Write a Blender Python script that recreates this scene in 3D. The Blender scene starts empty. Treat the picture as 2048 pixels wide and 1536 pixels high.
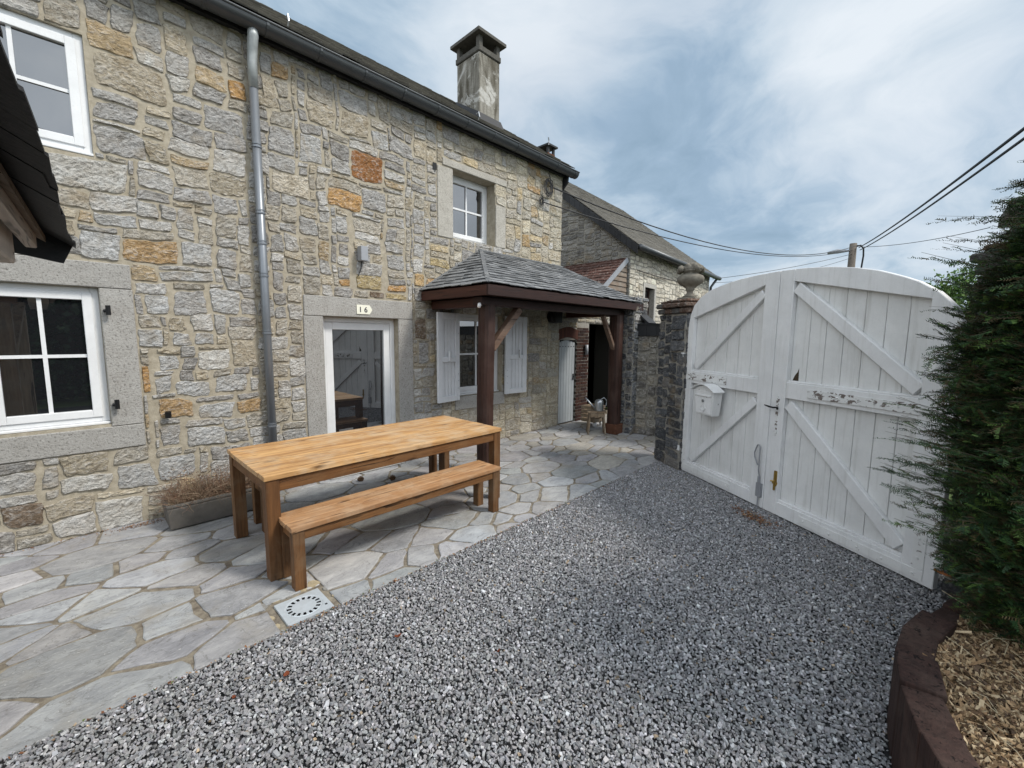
import bpy, math, random
import numpy as np
from math import radians as R, sin, cos, tan, pi, atan2, sqrt
from mathutils import Vector, Matrix, noise as mn

# ------------------------------------------------------------------ camera, sky, sun
scn = bpy.context.scene
COL = scn.collection
cd = bpy.data.cameras.new('camera'); cam = bpy.data.objects.new('camera', cd); COL.objects.link(cam); scn.camera = cam
YAW, PITCH, ROLL = R(45.9), R(6.45), R(-0.55)
CAM = Vector((0, -4.99, 1.72))
fwd = Vector((sin(YAW)*cos(PITCH), cos(YAW)*cos(PITCH), -sin(PITCH)))
rgt = Vector((cos(YAW), -sin(YAW), 0)); dwn = fwd.cross(rgt)
r2 = cos(ROLL)*rgt + sin(ROLL)*dwn; d2 = -sin(ROLL)*rgt + cos(ROLL)*dwn
mw = Matrix((r2, -d2, -fwd)).transposed().to_4x4(); mw.translation = CAM
cam.matrix_world = mw
cd.sensor_width = 36; cd.lens = 36*845/2048; cd.clip_start = .05; cd.clip_end = 3000

SUN_EL, SUN_AZ = R(50), atan2(.45, -.8)         # azimuth from +Y towards +X
sdir = Vector((sin(SUN_AZ)*cos(SUN_EL), cos(SUN_AZ)*cos(SUN_EL), sin(SUN_EL)))
sl = bpy.data.lights.new('sun', 'SUN'); sl.energy = 1.95; sl.angle = R(12); sl.color = (1, .95, .87)
so = bpy.data.objects.new('sun', sl); COL.objects.link(so)
so.rotation_euler = sdir.to_track_quat('Z', 'Y').to_euler()

scn.view_settings.view_transform = 'Standard'; scn.view_settings.look = 'None'
scn.view_settings.exposure = 0.72; scn.view_settings.gamma = 1
scn.cycles.use_denoising = True; scn.cycles.denoising_prefilter = 'ACCURATE'; scn.cycles.denoising_input_passes = 'RGB_ALBEDO_NORMAL'
scn.cycles.max_bounces = 6; scn.cycles.diffuse_bounces = 4; scn.cycles.glossy_bounces = 4
scn.cycles.caustics_reflective = False; scn.cycles.caustics_refractive = False

class NT:
    """small wrapper for building node trees"""
    def __init__(s, tree): s.t = tree; s.n = tree.nodes; s.l = tree.links
    def add(s, typ, ins=None, **props):
        n = s.n.new(typ)
        for k, v in props.items(): setattr(n, k, v)
        for k, v in (ins or {}).items():
            sock = n.inputs[k]
            if isinstance(v, bpy.types.NodeSocket): s.l.new(v, sock)
            else: sock.default_value = v
        return n
    def math(s, op, a, b=None, c=None, clamp=False):
        d = {0: a}
        if b is not None: d[1] = b
        if c is not None: d[2] = c
        return s.add('ShaderNodeMath', d, operation=op, use_clamp=clamp).outputs[0]
    def vmath(s, op, a, b=None, out=0):
        d = {0: a}
        if b is not None: d[1] = b
        return s.add('ShaderNodeVectorMath', d, operation=op).outputs[out]
    def noise(s, vec, scale, detail=4, rough=.55, dist=0, out=0):
        return s.add('ShaderNodeTexNoise', {'Vector': vec, 'Scale': scale, 'Detail': detail, 'Roughness': rough, 'Distortion': dist}).outputs[out]
    def ramp(s, fac, stops, interp='LINEAR'):
        n = s.add('ShaderNodeValToRGB', {0: fac}); cr = n.color_ramp; cr.interpolation = interp
        while len(cr.elements) < len(stops): cr.elements.new(.5)
        for e, (p, c) in zip(cr.elements, stops):
            e.position = p; e.color = (*c, 1) if hasattr(c, '__len__') else (c, c, c, 1)
        return n.outputs[0]
    def mix(s, fac, a, b, mode='MIX'):
        n = s.add('ShaderNodeMix', data_type='RGBA', blend_type=mode)
        for k, v in ((0, fac), (6, a), (7, b)):
            if isinstance(v, bpy.types.NodeSocket): s.l.new(v, n.inputs[k])
            else: n.inputs[k].default_value = v if k == 0 else ((*v, 1) if len(v) == 3 else v)
        return n.outputs[2]
    def stretch(s, vec, sc):
        return s.add('ShaderNodeMapping', {'Vector': vec, 'Scale': sc}).outputs[0]
    def maprange(s, v, a, b, c=0, d=1):
        return s.add('ShaderNodeMapRange', {0: v, 1: a, 2: b, 3: c, 4: d}).outputs[0]

def pxdir(x, y):
    return (r2*(x-1024)/845 + d2*(y-768)/845 + fwd).normalized()

def make_world():
    w = bpy.data.worlds.new('World'); scn.world = w; w.use_nodes = True
    N = NT(w.node_tree); N.n.clear()
    d = N.add('ShaderNodeTexCoord').outputs['Generated']
    sky = N.add('ShaderNodeTexSky', sky_type='NISHITA', sun_disc=False, sun_elevation=SUN_EL, sun_rotation=SUN_AZ).outputs[0]
    sp = N.add('ShaderNodeSeparateXYZ', {0: d})
    z = N.math('ADD', N.math('ABSOLUTE', sp.outputs[2]), .34)
    pl = N.add('ShaderNodeCombineXYZ', {0: N.math('DIVIDE', sp.outputs[0], z), 1: N.math('DIVIDE', sp.outputs[1], z), 2: N.math('MULTIPLY', sp.outputs[2], .6)}).outputs[0]
    warp = N.noise(pl, 1.3, 3, .5, 0, 1)
    pw = N.vmath('ADD', pl, N.vmath('MULTIPLY', N.vmath('SUBTRACT', warp, (.5, .5, .5)), (.7, .7, .7)))
    big = N.noise(pw, 1.5, 6, .55, .15)
    fine = N.noise(pw, 4.2, 9, .60, .05)
    v = N.math('ADD', N.math('MULTIPLY', big, .72), N.math('MULTIPLY', fine, .38))
    # broad lighter and darker banks of cloud
    for vx, rad, a in (((-.04, -1, .40), .16, -.16), ((.08, -1, .30), .10, .06), ((.8, -1, .42), .22, -.13), ((.86, -1, .30), .08, .07)):
        dot = N.vmath('DOT_PRODUCT', N.vmath('NORMALIZE', N.vmath('ADD', d, N.vmath('MULTIPLY', N.vmath('SUBTRACT', warp, (.5, .5, .5)), (.3, .3, .3)))), tuple(Vector(vx).normalized()), out=1)
        v = N.math('ADD', v, N.add('ShaderNodeMapRange', {0: dot, 1: cos(rad*1.9), 2: 1.0, 3: 0.0, 4: a}, interpolation_type='SMOOTHSTEP').outputs[0])
    for (x, y, rad, a) in ((1470, 250, .20, -.11), (1380, 370, .16, -.09), (1600, 330, .2, -.05), (1900, 300, .25, -.05), (1200, 60, .2, .12), (1040, 210, .14, .11), (860, 150, .12, -.03),
                           (1700, 120, .22, .13), (1960, 110, .2, .09), (1560, 470, .16, .10), (1790, 520, .2, .10), (1340, 90, .13, -.02), (1120, 260, .12, -.05), (1860, 430, .18, -.06), (620, 20, .2, -.05), (1650, 230, .12, .03), (1230, 330, .2, .04)):
        dv = pxdir(x, y)
        dot = N.vmath('DOT_PRODUCT', N.vmath('NORMALIZE', N.vmath('ADD', d, N.vmath('MULTIPLY', N.vmath('SUBTRACT', warp, (.5, .5, .5)), (.35, .35, .35)))), tuple(dv), out=1)
        g = N.add('ShaderNodeMapRange', {0: dot, 1: cos(rad*1.9), 2: 1.0, 3: 0.0, 4: a*.8}, interpolation_type='SMOOTHSTEP').outputs[0]
        v = N.math('ADD', v, g)
    c = N.ramp(v, [(.38, (.17, .245, .32)), (.49, (.22, .30, .385)), (.56, (.295, .37, .445)), (.63, (.38, .44, .50)), (.78, (.49, .53, .57))])
    blue = N.mix(1.0, sky, (.075, .075, .075), 'MULTIPLY')
    hol = N.maprange(N.noise(pw, 1.7, 4, .5), .35, .62, .82, 1.0)
    col = N.mix(hol, blue, c)
    # lower hemisphere: nothing but ground, never seen
    # unseen sky behind the camera and overhead, brightened to light the shaded gate
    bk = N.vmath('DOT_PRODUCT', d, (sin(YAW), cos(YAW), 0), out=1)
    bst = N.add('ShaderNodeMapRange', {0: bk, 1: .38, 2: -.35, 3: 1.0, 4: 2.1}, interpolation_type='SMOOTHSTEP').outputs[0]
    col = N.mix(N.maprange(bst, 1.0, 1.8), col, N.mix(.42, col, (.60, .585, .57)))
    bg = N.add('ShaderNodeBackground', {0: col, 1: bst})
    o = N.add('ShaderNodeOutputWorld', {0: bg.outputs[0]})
make_world()

# ------------------------------------------------------------------ mesh collector
rng = np.random.default_rng(7); random.seed(7)
WORLD = {}      # object name -> world offset of its origin

def tag(o, label=None, cat=None, group=None, kind=None):
    if label: o['label'] = label
    if cat: o['category'] = cat
    if group: o['group'] = group
    if kind: o['kind'] = kind
    return o
def thing(name, label, cat, loc, group=None):
    o = bpy.data.objects.new(name, None); COL.objects.link(o); o.location = loc; o.empty_display_size = .2
    WORLD[o.name] = Vector(loc)
    return tag(o, label, cat, group)

class MB:
    def __init__(s): s.v = []; s.f = []; s.mi = []; s.c = []; s.n = 0; s.m = 0; s.sm = []; s.smooth = False; s.xf = None
    def raw(s, verts, faces, col=(1, 1, 1), m=None):
        if s.xf: verts = [s.xf(*p) for p in verts]
        s.v.extend([tuple(p) for p in verts]); base = s.n
        for f in faces: s.f.append([base+i for i in f])
        s.mi.extend([s.m if m is None else m]*len(faces)); s.sm.extend([s.smooth]*len(faces))
        s.c.extend([col]*len(verts)); s.n += len(verts)
    def box(s, a, b, col=None, **k):
        (x0, y0, z0), (x1, y1, z1) = a, b
        if col is None: t = random.random(); col = (t, t, t)
        s.raw([(x0, y0, z0), (x1, y0, z0), (x1, y1, z0), (x0, y1, z0), (x0, y0, z1), (x1, y0, z1), (x1, y1, z1), (x0, y1, z1)],
              [(0, 3, 2, 1), (4, 5, 6, 7), (0, 1, 5, 4), (1, 2, 6, 5), (2, 3, 7, 6), (3, 0, 4, 7)], col, **k)
    def hexa(s, p, col=None, **k):      # 8 points, same order as box
        if col is None: t = random.random(); col = (t, t, t)
        s.raw(p, [(0, 3, 2, 1), (4, 5, 6, 7), (0, 1, 5, 4), (1, 2, 6, 5), (2, 3, 7, 6), (3, 0, 4, 7)], col, **k)
    def beam(s, a, b, w, h, up=(0, 0, 1), col=None, **k):   # box from a to b, w across, h along up
        a = Vector(a); b = Vector(b); d = (b-a).normalized(); up = Vector(up); sx = d.cross(up).normalized(); u = sx.cross(d).normalized()
        x = sx*w/2; y = u*h/2
        s.hexa([a-x-y, a+x-y, b+x-y, b-x-y, a-x+y, a+x+y, b+x+y, b-x+y], col, **k)
    def tube(s, pts, r, n=8, cap=True, col=(.5, .5, .5), **k):
        pts = [Vector(p) for p in pts]; rs = r if hasattr(r, '__len__') else [r]*len(pts)
        vs = []; prev = None
        for i, p in enumerate(pts):
            d = (pts[min(i+1, len(pts)-1)]-pts[max(i-1, 0)])
            d = d.normalized() if d.length > 1e-9 else Vector((0, 0, 1))
            if prev is None:
                a = d.cross(Vector((0, 0, 1)) if abs(d.z) < .9 else Vector((1, 0, 0))).normalized()
            else:
                a = (prev - d*prev.dot(d)).normalized()
            prev = a; b = d.cross(a)
            for j in range(n):
                t = 2*pi*j/n; vs.append(p+(a*cos(t)+b*sin(t))*rs[i])
        fs = [(i*n+j, i*n+(j+1) % n, (i+1)*n+(j+1) % n, (i+1)*n+j) for i in range(len(pts)-1) for j in range(n)]
        if cap: fs += [tuple(range(n))[::-1], tuple((len(pts)-1)*n+j for j in range(n))]
        s.raw(vs, fs, col, **k)
    def lathe(s, prof, c, n=20, col=(.5, .5, .5), **k):    # prof: (radius, z)
        s.tube([(c[0], c[1], c[2]+z) for r_, z in prof], [max(r_, 1e-4) for r_, z in prof], n, col=col, **k)
    def prism(s, poly, y0, y1, fr=None, col=None, **k):      # poly of (x,z) extruded along y; fr maps (x,y,z)->world
        fr = fr or (lambda x, y, z: (x, y, z)); n = len(poly)
        if col is None: t = random.random(); col = (t, t, t)
        vs = [fr(x, y0, z) for x, z in poly]+[fr(x, y1, z) for x, z in poly]
        fs = [tuple(range(n)), tuple(range(2*n-1, n-1, -1))]+[(i, i+n, (i+1) % n+n, (i+1) % n) for i in range(n)]
        s.raw(vs, fs, col, **k)
    def build(s, name, mats, parent=None, loc=(0, 0, 0), bevel=0, seg=1, fixn=True):
        loc = Vector(loc)
        if parent is not None: loc = WORLD[parent.name].copy()
        me = bpy.data.meshes.new(name)
        V = np.array(s.v, dtype=np.float64)-np.array(loc)
        me.from_pydata(V.tolist(), [], s.f)
        if not hasattr(mats, '__len__'): mats = [mats]
        for m in mats: me.materials.append(m)
        me.polygons.foreach_set('material_index', np.array(s.mi, dtype=np.int32))
        me.polygons.foreach_set('use_smooth', np.array(s.sm, dtype=bool))
        ca = me.color_attributes.new('Col', 'FLOAT_COLOR', 'POINT')
        C4 = np.ones((len(s.v), 4), dtype=np.float32); C4[:, :3] = np.array(s.c, dtype=np.float32)
        ca.data.foreach_set('color', C4.ravel())
        if fixn:
            import bmesh
            bm = bmesh.new(); bm.from_mesh(me); bmesh.ops.recalc_face_normals(bm, faces=bm.faces); bm.to_mesh(me); bm.free()
        me.update()
        o = bpy.data.objects.new(name, me); COL.objects.link(o)
        if parent is not None: o.parent = parent; WORLD[o.name] = loc
        else: o.location = loc; WORLD[o.name] = loc
        if bevel:
            b = o.modifiers.new('bevel', 'BEVEL'); b.width = bevel; b.segments = seg; b.limit_method = 'ANGLE'; b.angle_limit = R(40)
        return o

def npmesh(name, V, F, C, mats, mi=None, smooth=False, parent=None, loc=(0, 0, 0)):
    """fast path: V (n,3), F (m,k) constant size faces, C (n,3)"""
    loc = np.array(WORLD[parent.name] if parent is not None else loc)
    me = bpy.data.meshes.new(name); n, m, k = len(V), len(F), F.shape[1]
    me.vertices.add(n); me.vertices.foreach_set('co', (V-loc).astype(np.float32).ravel())
    me.loops.add(m*k); me.loops.foreach_set('vertex_index', F.astype(np.int32).ravel())
    me.polygons.add(m); me.polygons.foreach_set('loop_start', np.arange(0, m*k, k, dtype=np.int32))
    me.polygons.foreach_set('loop_total', np.full(m, k, dtype=np.int32))
    me.polygons.foreach_set('use_smooth', np.full(m, smooth, dtype=bool))
    for mt in (mats if hasattr(mats, '__len__') else [mats]): me.materials.append(mt)
    if mi is not None: me.polygons.foreach_set('material_index', mi.astype(np.int32))
    ca = me.color_attributes.new('Col', 'FLOAT_COLOR', 'POINT')
    C4 = np.ones((n, 4), dtype=np.float32); C4[:, :3] = C; ca.data.foreach_set('color', C4.ravel())
    me.update(calc_edges=True); me.validate()
    o = bpy.data.objects.new(name, me); COL.objects.link(o)
    if parent is not None: o.parent = parent
    else: o.location = loc
    WORLD[o.name] = Vector(loc)
    return o

# ------------------------------------------------------------------ materials
def new_mat(name):
    m = bpy.data.materials.new(name); m.use_nodes = True; N = NT(m.node_tree); N.n.clear()
    return m, N
def finish(N, col, rough=.8, bump=None, bstr=.4, bdist=.01, spec=.3, metal=0, ior=None, extra=None):
    d = {'Base Color': col if isinstance(col, bpy.types.NodeSocket) else (*col, 1), 'Roughness': rough, 'Metallic': metal, 'Specular IOR Level': spec}
    if ior: d['IOR'] = ior
    if bump is not None:
        d['Normal'] = N.add('ShaderNodeBump', {'Height': bump, 'Strength': bstr, 'Distance': bdist}).outputs[0]
    if extra: d.update(extra)
    p = N.add('ShaderNodeBsdfPrincipled', d)
    N.add('ShaderNodeOutputMaterial', {0: p.outputs[0]})
def attr(N): return N.add('ShaderNodeAttribute', attribute_name='Col').outputs['Color']
def geo(N): return N.add('ShaderNodeNewGeometry').outputs['Position']

def m_stone(name='rubble_stone', sc=1.0, contrast=1.0):
    m, N = new_mat(name); p = geo(N); a = attr(N)
    ps = N.stretch(p, (1, 1, 1.7))
    n1 = N.noise(p, 9*sc, 5, .65, .4); n2 = N.noise(ps, 38*sc, 6, .7, .6); n3 = N.noise(p, 120*sc, 3, .6)
    n4 = N.noise(ps, 15*sc, 5, .62, .9)
    crk = N.math('ABSOLUTE', N.math('SUBTRACT', N.noise(N.stretch(p, (1, 1, 2.6)), 8*sc, 4, .6, 1.2), .5))
    rid = N.add('ShaderNodeTexNoise', {'Vector': ps, 'Scale': 15*sc, 'Detail': 7, 'Roughness': .68, 'Distortion': .9}, noise_type='RIDGED_MULTIFRACTAL').outputs[0]
    col = N.mix(N.maprange(n1, .3, .72), N.mix(1, a, (.78, .74, .68), 'MULTIPLY'), N.mix(1, a, (1.12, 1.14, 1.16), 'MULTIPLY'))
    col = N.mix(N.maprange(n2, .54, .72, 0, .62*contrast), col, (.72, .71, .68))      # pale chips and relief highlights, both put into the colour
    col = N.mix(N.maprange(n2, .44, .30, 0, .6*contrast), col, (.085, .075, .062))    # shade of the pits put into the colour
    col = N.mix(N.maprange(n4, .52, .66, 0, .5*contrast), col, (.62, .60, .57))  # coarser pale patches, more relief highlight in the colour
    col = N.mix(N.maprange(n4, .46, .34, 0, .55*contrast), col, N.mix(1, col, (.42, .40, .37), 'MULTIPLY'))  # coarser dark patches, more relief shade in the colour
    col = N.mix(N.maprange(crk, .0, .016, .7, 0), col, (.07, .06, .05))  # cleft lines, their crease shade drawn into the colour
    stain = N.maprange(N.noise(p, 3.1*sc, 4, .6, .5), .56, .68, 0, .45)
    col = N.mix(stain, col, (.30, .225, .13))
    h = N.math('ADD', N.math('ADD', N.math('MULTIPLY', rid, .35), N.math('MULTIPLY', n4, 1.1)), N.math('ADD', N.math('MULTIPLY', n2, .9), N.math('MULTIPLY', n3, .25)))
    finish(N, col, .9, h, 1.0, .026, .15)
    return m
def m_mortar(name, c, c2, bs=.6):
    m, N = new_mat(name); p = geo(N)
    n = N.noise(p, 14, 6, .65); g = N.noise(p, 160, 2, .6)
    col = N.mix(N.maprange(n, .35, .65), c, c2); col = N.mix(N.maprange(g, .5, .75, 0, .4), col, tuple(x*1.7 for x in c))
    finish(N, col, .95, N.math('ADD', N.math('MULTIPLY', n, 1.2), N.math('MULTIPLY', g, .4)), bs, .012, .1)
    return m
def m_dressed():
    m, N = new_mat('dressed_limestone'); p = geo(N); a = attr(N)
    n = N.noise(p, 7, 5, .6); pit = N.noise(p, 62, 4, .7, .3); pit2 = N.noise(p, 24, 5, .7)
    col = N.mix(n, (.33, .315, .29), (.52, .51, .49)); col = N.mix(N.maprange(pit, .46, .34, 0, .75), col, (.12, .11, .10))
    col = N.mix(N.maprange(pit, .56, .70, 0, .5), col, (.6, .59, .57))
    col = N.mix(.5, col, N.mix(1, col, a, 'MULTIPLY'))
    finish(N, col, .9, N.math('ADD', N.math('MULTIPLY', pit, 1.0), N.math('MULTIPLY', pit2, .8)), .7, .012, .15)
    return m
def m_plain(name, c, rough=.5, metal=0, var=.12, spec=.4, bump=.1, sc=20, dirt=None):
    m, N = new_mat(name); p = geo(N)
    n = N.noise(p, sc, 5, .6)
    col = N.mix(n, tuple(x*(1-var) for x in c), tuple(min(1, x*(1+var)) for x in c))
    if dirt: col = N.mix(N.maprange(N.noise(p, 5, 6, .7, .6), .52, .7, 0, dirt[1]), col, dirt[0])
    finish(N, col, rough, n, bump, .004, spec, metal)
    return m
def m_wood(name, dark, light, axis, grain=26, grey=None, rough=.6, bstr=.25, knots=True):
    m, N = new_mat(name); p = geo(N); a = attr(N)
    sc = [grain, grain, grain]; sc[axis] = grain*.055
    off = N.vmath('MULTIPLY', a, (37., 37., 37.))
    q = N.add('ShaderNodeVectorMath', {0: p, 1: off}, operation='ADD').outputs[0]
    s = N.stretch(q, tuple(sc)); n = N.noise(s, 1.0, 6, .7, .5)
    s2 = N.stretch(q, tuple(x*4 for x in sc)); n2 = N.noise(s2, 1.0, 3, .6)
    f = N.math('ADD', N.math('MULTIPLY', n, .75), N.math('MULTIPLY', n2, .3))
    col = N.mix(N.maprange(f, .33, .7), dark, light)
    sepr = N.add('ShaderNodeSeparateColor', {0: a}).outputs[0]
    col = N.mix(N.maprange(sepr, 0, 1, 0, .7), col, N.mix(1, col, (.70, .62, .56), 'MULTIPLY'))
    if knots:
        vs = [7., 7., 7.]; vs[axis] = 2.2
        vo = N.add('ShaderNodeTexVoronoi', {'Vector': N.stretch(q, tuple(vs)), 'Scale': 1.0}).outputs[0]
        col = N.mix(N.maprange(vo, .16, .05, 0, .8), col, tuple(x*.35 for x in dark))
    if grey: col = N.mix(N.maprange(N.noise(p, 4.5, 5, .65, .4), .45, .7, 0, grey[1]), col, grey[0])
    # cracks along the grain
    s3 = N.stretch(q, tuple(x*1.6 for x in sc)); cr = N.noise(s3, 1.0, 2, .5, 1.2)
    ck = N.maprange(cr, .36, .31, 0, .8); col = N.mix(ck, col, tuple(x*.25 for x in dark))
    finish(N, col, rough, N.math('SUBTRACT', f, N.math('MULTIPLY', ck, 1.5)), bstr, .006, .3)
    return m
def m_white(name, peel=0.0, c=(.66, .67, .68), grime=.3):
    m, N = new_mat(name); p = geo(N)
    n = N.noise(p, 3.2, 6, .7, .3); st = N.noise(N.stretch(p, (22, 22, 1.4)), 1.0, 5, .65); fine = N.noise(p, 90, 3, .6)
    col = N.mix(N.maprange(n, .35, .7), tuple(x*.86 for x in c), c)
    col = N.mix(N.maprange(st, .52, .75, 0, grime), col, (.36, .35, .31))
    col = N.mix(N.maprange(fine, .6, .75, 0, .25), col, (.42, .42, .41))
    h = N.math('ADD', N.math('MULTIPLY', st, .7), N.math('MULTIPLY', fine, .5))
    if peel:
        pn = N.noise(N.stretch(p, (1, 1, 1.6)), 17, 6, .62, .5); k = N.maprange(pn, .62-peel*.12, .632-peel*.12)
        col = N.mix(k, col, N.mix(fine, (.10, .085, .075), (.24, .20, .18)))
        h = N.math('SUBTRACT', h, N.math('MULTIPLY', k, 2))
    finish(N, col, .55, h, .22, .005, .35)
    return m
def m_slate(name, dark=(.055, .058, .064), light=(.20, .205, .21), lichen=.35, lc=(.42, .41, .38)):
    m, N = new_mat(name); p = geo(N); a = attr(N)
    n = N.noise(p, 6, 6, .7, .4); f = N.noise(N.stretch(p, (1, 1, 2)), 55, 4, .65)
    sepr = N.add('ShaderNodeSeparateColor', {0: a}).outputs[0]
    col = N.mix(N.math('ADD', N.math('MULTIPLY', sepr, .6), N.math('MULTIPLY', n, .45)), dark, light)
    col = N.mix(N.maprange(N.noise(p, 13, 6, .75, .5), .54, .68, 0, lichen), col, lc)
    finish(N, col, .62, N.math('ADD', f, n), .45, .008, .35)
    return m
def m_glass(name, rough=.015):
    m, N = new_mat(name); p = geo(N)
    n = N.noise(p, 2.2, 2, .5)
    finish(N, (.012, .013, .015), rough, n, .03, .004, .5, 0, 2.8)
    return m
def m_attr(name, rough=.85, var=.3, sc=60, bump=.5, spec=.2):
    m, N = new_mat(name); p = geo(N); a = attr(N); n = N.noise(p, sc, 4, .65)
    col = N.mix(1, a, N.mix(n, (1-var,)*3, (1+var,)*3), 'MULTIPLY')
    finish(N, col, rough, n, bump, .004, spec)
    return m
def m_chimney():
    m, N = new_mat('chimney_render'); p = geo(N)
    n = N.noise(p, 2.6, 7, .7, .8); f = N.noise(p, 30, 5, .7); st = N.noise(N.stretch(p, (5, 5, .8)), 1.4, 5, .65, .4)
    col = N.mix(N.maprange(st, .4, .6), (.10, .09, .07), (.30, .285, .25)); col = N.mix(N.maprange(n, .52, .58), col, (.47, .46, .43))
    cr = N.add('ShaderNodeTexVoronoi', {'Vector': N.vmath('ADD', p, N.noise(p, 6, 3, .6, 0, 1)), 'Scale': 3.5}, feature='DISTANCE_TO_EDGE').outputs[0]
    col = N.mix(N.maprange(cr, .02, .0, 0, .7), col, (.08, .075, .06))
    finish(N, col, .9, N.math('ADD', n, f), .5, .02, .1)
    return m

M = dict(stone=m_stone(), stonefar=m_stone('distant_rubble', .7, .5), stone_dark=m_stone('dark_block_stone', 1.0, .45),
    mortar=m_mortar('tan_mortar', (.29, .255, .195), (.43, .385, .305)), mortar_grey=m_mortar('grey_mortar', (.22, .205, .18), (.34, .32, .28)),
    joint=m_mortar('paving_joint', (.12, .10, .08), (.30, .265, .205)), dressed=m_dressed(),
    white=m_white('white_upvc', 0, (.78, .79, .80), .05), gate=m_white('gate_paint', 0, (.80, .80, .80), .3), gateboard=m_white('gate_board_paint', 0, (.76, .76, .75), .45), gatepeel=m_white('peeling_gate_iron', .55, (.78, .78, .77), .3),
    peel=m_white('lightly_chipped_paint', -.3, (.80, .80, .79), .3),
    shutter=m_white('shutter_paint', 0, (.72, .73, .75), .12), shed_door=m_white('shaded_white_door_paint', 0, (.36, .385, .40), .1),  # shed_door: white door greyed, porch shade put into its paint
    tabletop=m_wood('table_top_wood', (.21, .088, .028), (.74, .46, .205), 0, 24, ((.52, .42, .30), .6)),
    tableleg=m_wood('table_leg_wood', (.065, .030, .013), (.20, .098, .038), 2, 26, ((.20, .145, .09), .5)),
    tablerail=m_wood('table_rail_wood', (.085, .037, .014), (.22, .102, .036), 0, 26, ((.24, .155, .08), .3)),
    benchtop=m_wood('bench_top_wood', (.24, .115, .05), (.54, .32, .16), 0, 30, ((.50, .38, .26), .45)),
    redz=m_wood('red_stained_post', (.020, .010, .008), (.062, .029, .021), 2, 18, ((.085, .055, .045), .45), .55, .6, False),
    redx=m_wood('red_stained_fascia', (.018, .008, .006), (.044, .018, .013), 0, 18, None, .55, .3, False),
    redy=m_wood('red_stained_rafter', (.032, .012, .008), (.085, .032, .021), 1, 18, None, .55, .3, False),
    brace=m_wood('weathered_brace', (.08, .045, .032), (.21, .14, .10), 0, 14, ((.2, .16, .13), .5), .7, .5, False),
    plinth=m_plain('rusty_stone_plinth', (.115, .055, .035), .9, 0, .4, .1, .7, 14),
    sleeper=m_wood('dark_sleeper', (.012, .006, .005), (.062, .033, .027), 2, 26, ((.11, .075, .06), .5), .85, 1.0, False),
    oldwood=m_wood('old_grey_wood', (.12, .085, .055), (.36, .28, .19), 2, 20, ((.3, .27, .22), .5)),
    board=m_wood('weatherboard', (.10, .075, .055), (.26, .20, .15), 0, 10, ((.25, .23, .2), .5)),
    beige=m_wood('pale_canopy_timber', (.38, .34, .30), (.58, .53, .48), 1, 14, ((.22, .2, .18), .4)),
    slate=m_slate('porch_slate', (.045, .048, .052), (.25, .255, .26), .5, (.50, .49, .46)), roofslate=m_slate('roof_slate', (.05, .047, .042), (.20, .185, .155), .55, (.27, .245, .18)),
    nbslate=m_slate('brown_roof_slate', (.065, .058, .046), (.15, .135, .108), .45, (.24, .22, .17)), darkslate=m_slate('dark_slate', (.010, .010, .011), (.032, .033, .036), .03),
    redtile=m_slate('red_clay_tile', (.035, .017, .013), (.12, .055, .04), .75, (.46, .41, .37)),
    zinc=m_plain('zinc_gutter', (.085, .09, .095), .42, .6, .2, .5, .05, 5), pipe=m_plain('zinc_pipe', (.20, .215, .235), .38, .4, .18, .5, .05, 6), zincl=m_plain('pale_lead', (.36, .38, .38), .55, .4, .4, .4, .4, 14),
    glass=m_glass('window_glass'), curtain=m_plain('window_blind', (.45, .45, .6), .8), black=m_plain('black_iron', (.012, .012, .013), .45, .3),
    brass=m_plain('brass', (.42, .28, .08), .35, .9), rust=m_plain('rust', (.30, .11, .04), .85, .2, .4), galv=m_plain('galvanised_steel', (.42, .44, .46), .34, .85, .25, .5, .1, 12),
    drain=m_plain('galvanised_cover', (.50, .54, .57), .45, .25, .12, .4, .1, 25, ((.36, .36, .34), .4)),
    greymetal=m_plain('grey_lamp_metal', (.30, .31, .33), .5, .2), plate=m_plain('enamel_plate', (.80, .78, .66), .4, 0, .05), ink=m_plain('plate_ink', (.03, .03, .04), .5),
    concrete=m_plain('trough_concrete', (.12, .112, .102), .92, 0, .35, .1, .9, 17, ((.15, .135, .115), .5)), urn=m_plain('weathered_urn_stone', (.165, .15, .125), .95, 0, .5, .1, 1.0, 22, ((.34, .32, .27), .6)),
    soil=m_plain('soil', (.06, .045, .03), .95, 0, .4, .1, 1, 30), capstone=m_plain('dark_capstone', (.10, .095, .085), .95, 0, .4, .1, .8, 18, ((.2, .19, .17), .5)), leafy=m_attr('dry_plant', .8, .3), chips=m_attr('bark_chips', .85, .35), gravel=m_attr('gravel_stones', .75, .25, 130, .3), needle=m_attr('yew_needles', .55, .25, 20, .1, .35),
    bark=m_plain('bark', (.08, .055, .04), .9, 0, .4, .1, 1, 20), brick=m_attr('red_brick', .9, .35, 50, .6), paver=None, chimney=m_chimney(),
    whitep=m_plain('white_plastic', (.8, .8, .8), .4), pole=m_plain('pole_wood', (.13, .11, .09), .9, 0, .3), cable=m_plain('black_cable', (.02, .02, .022), .6), interior=m_plain('recess_shade_plaster', (.03, .028, .025), .9))

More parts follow.
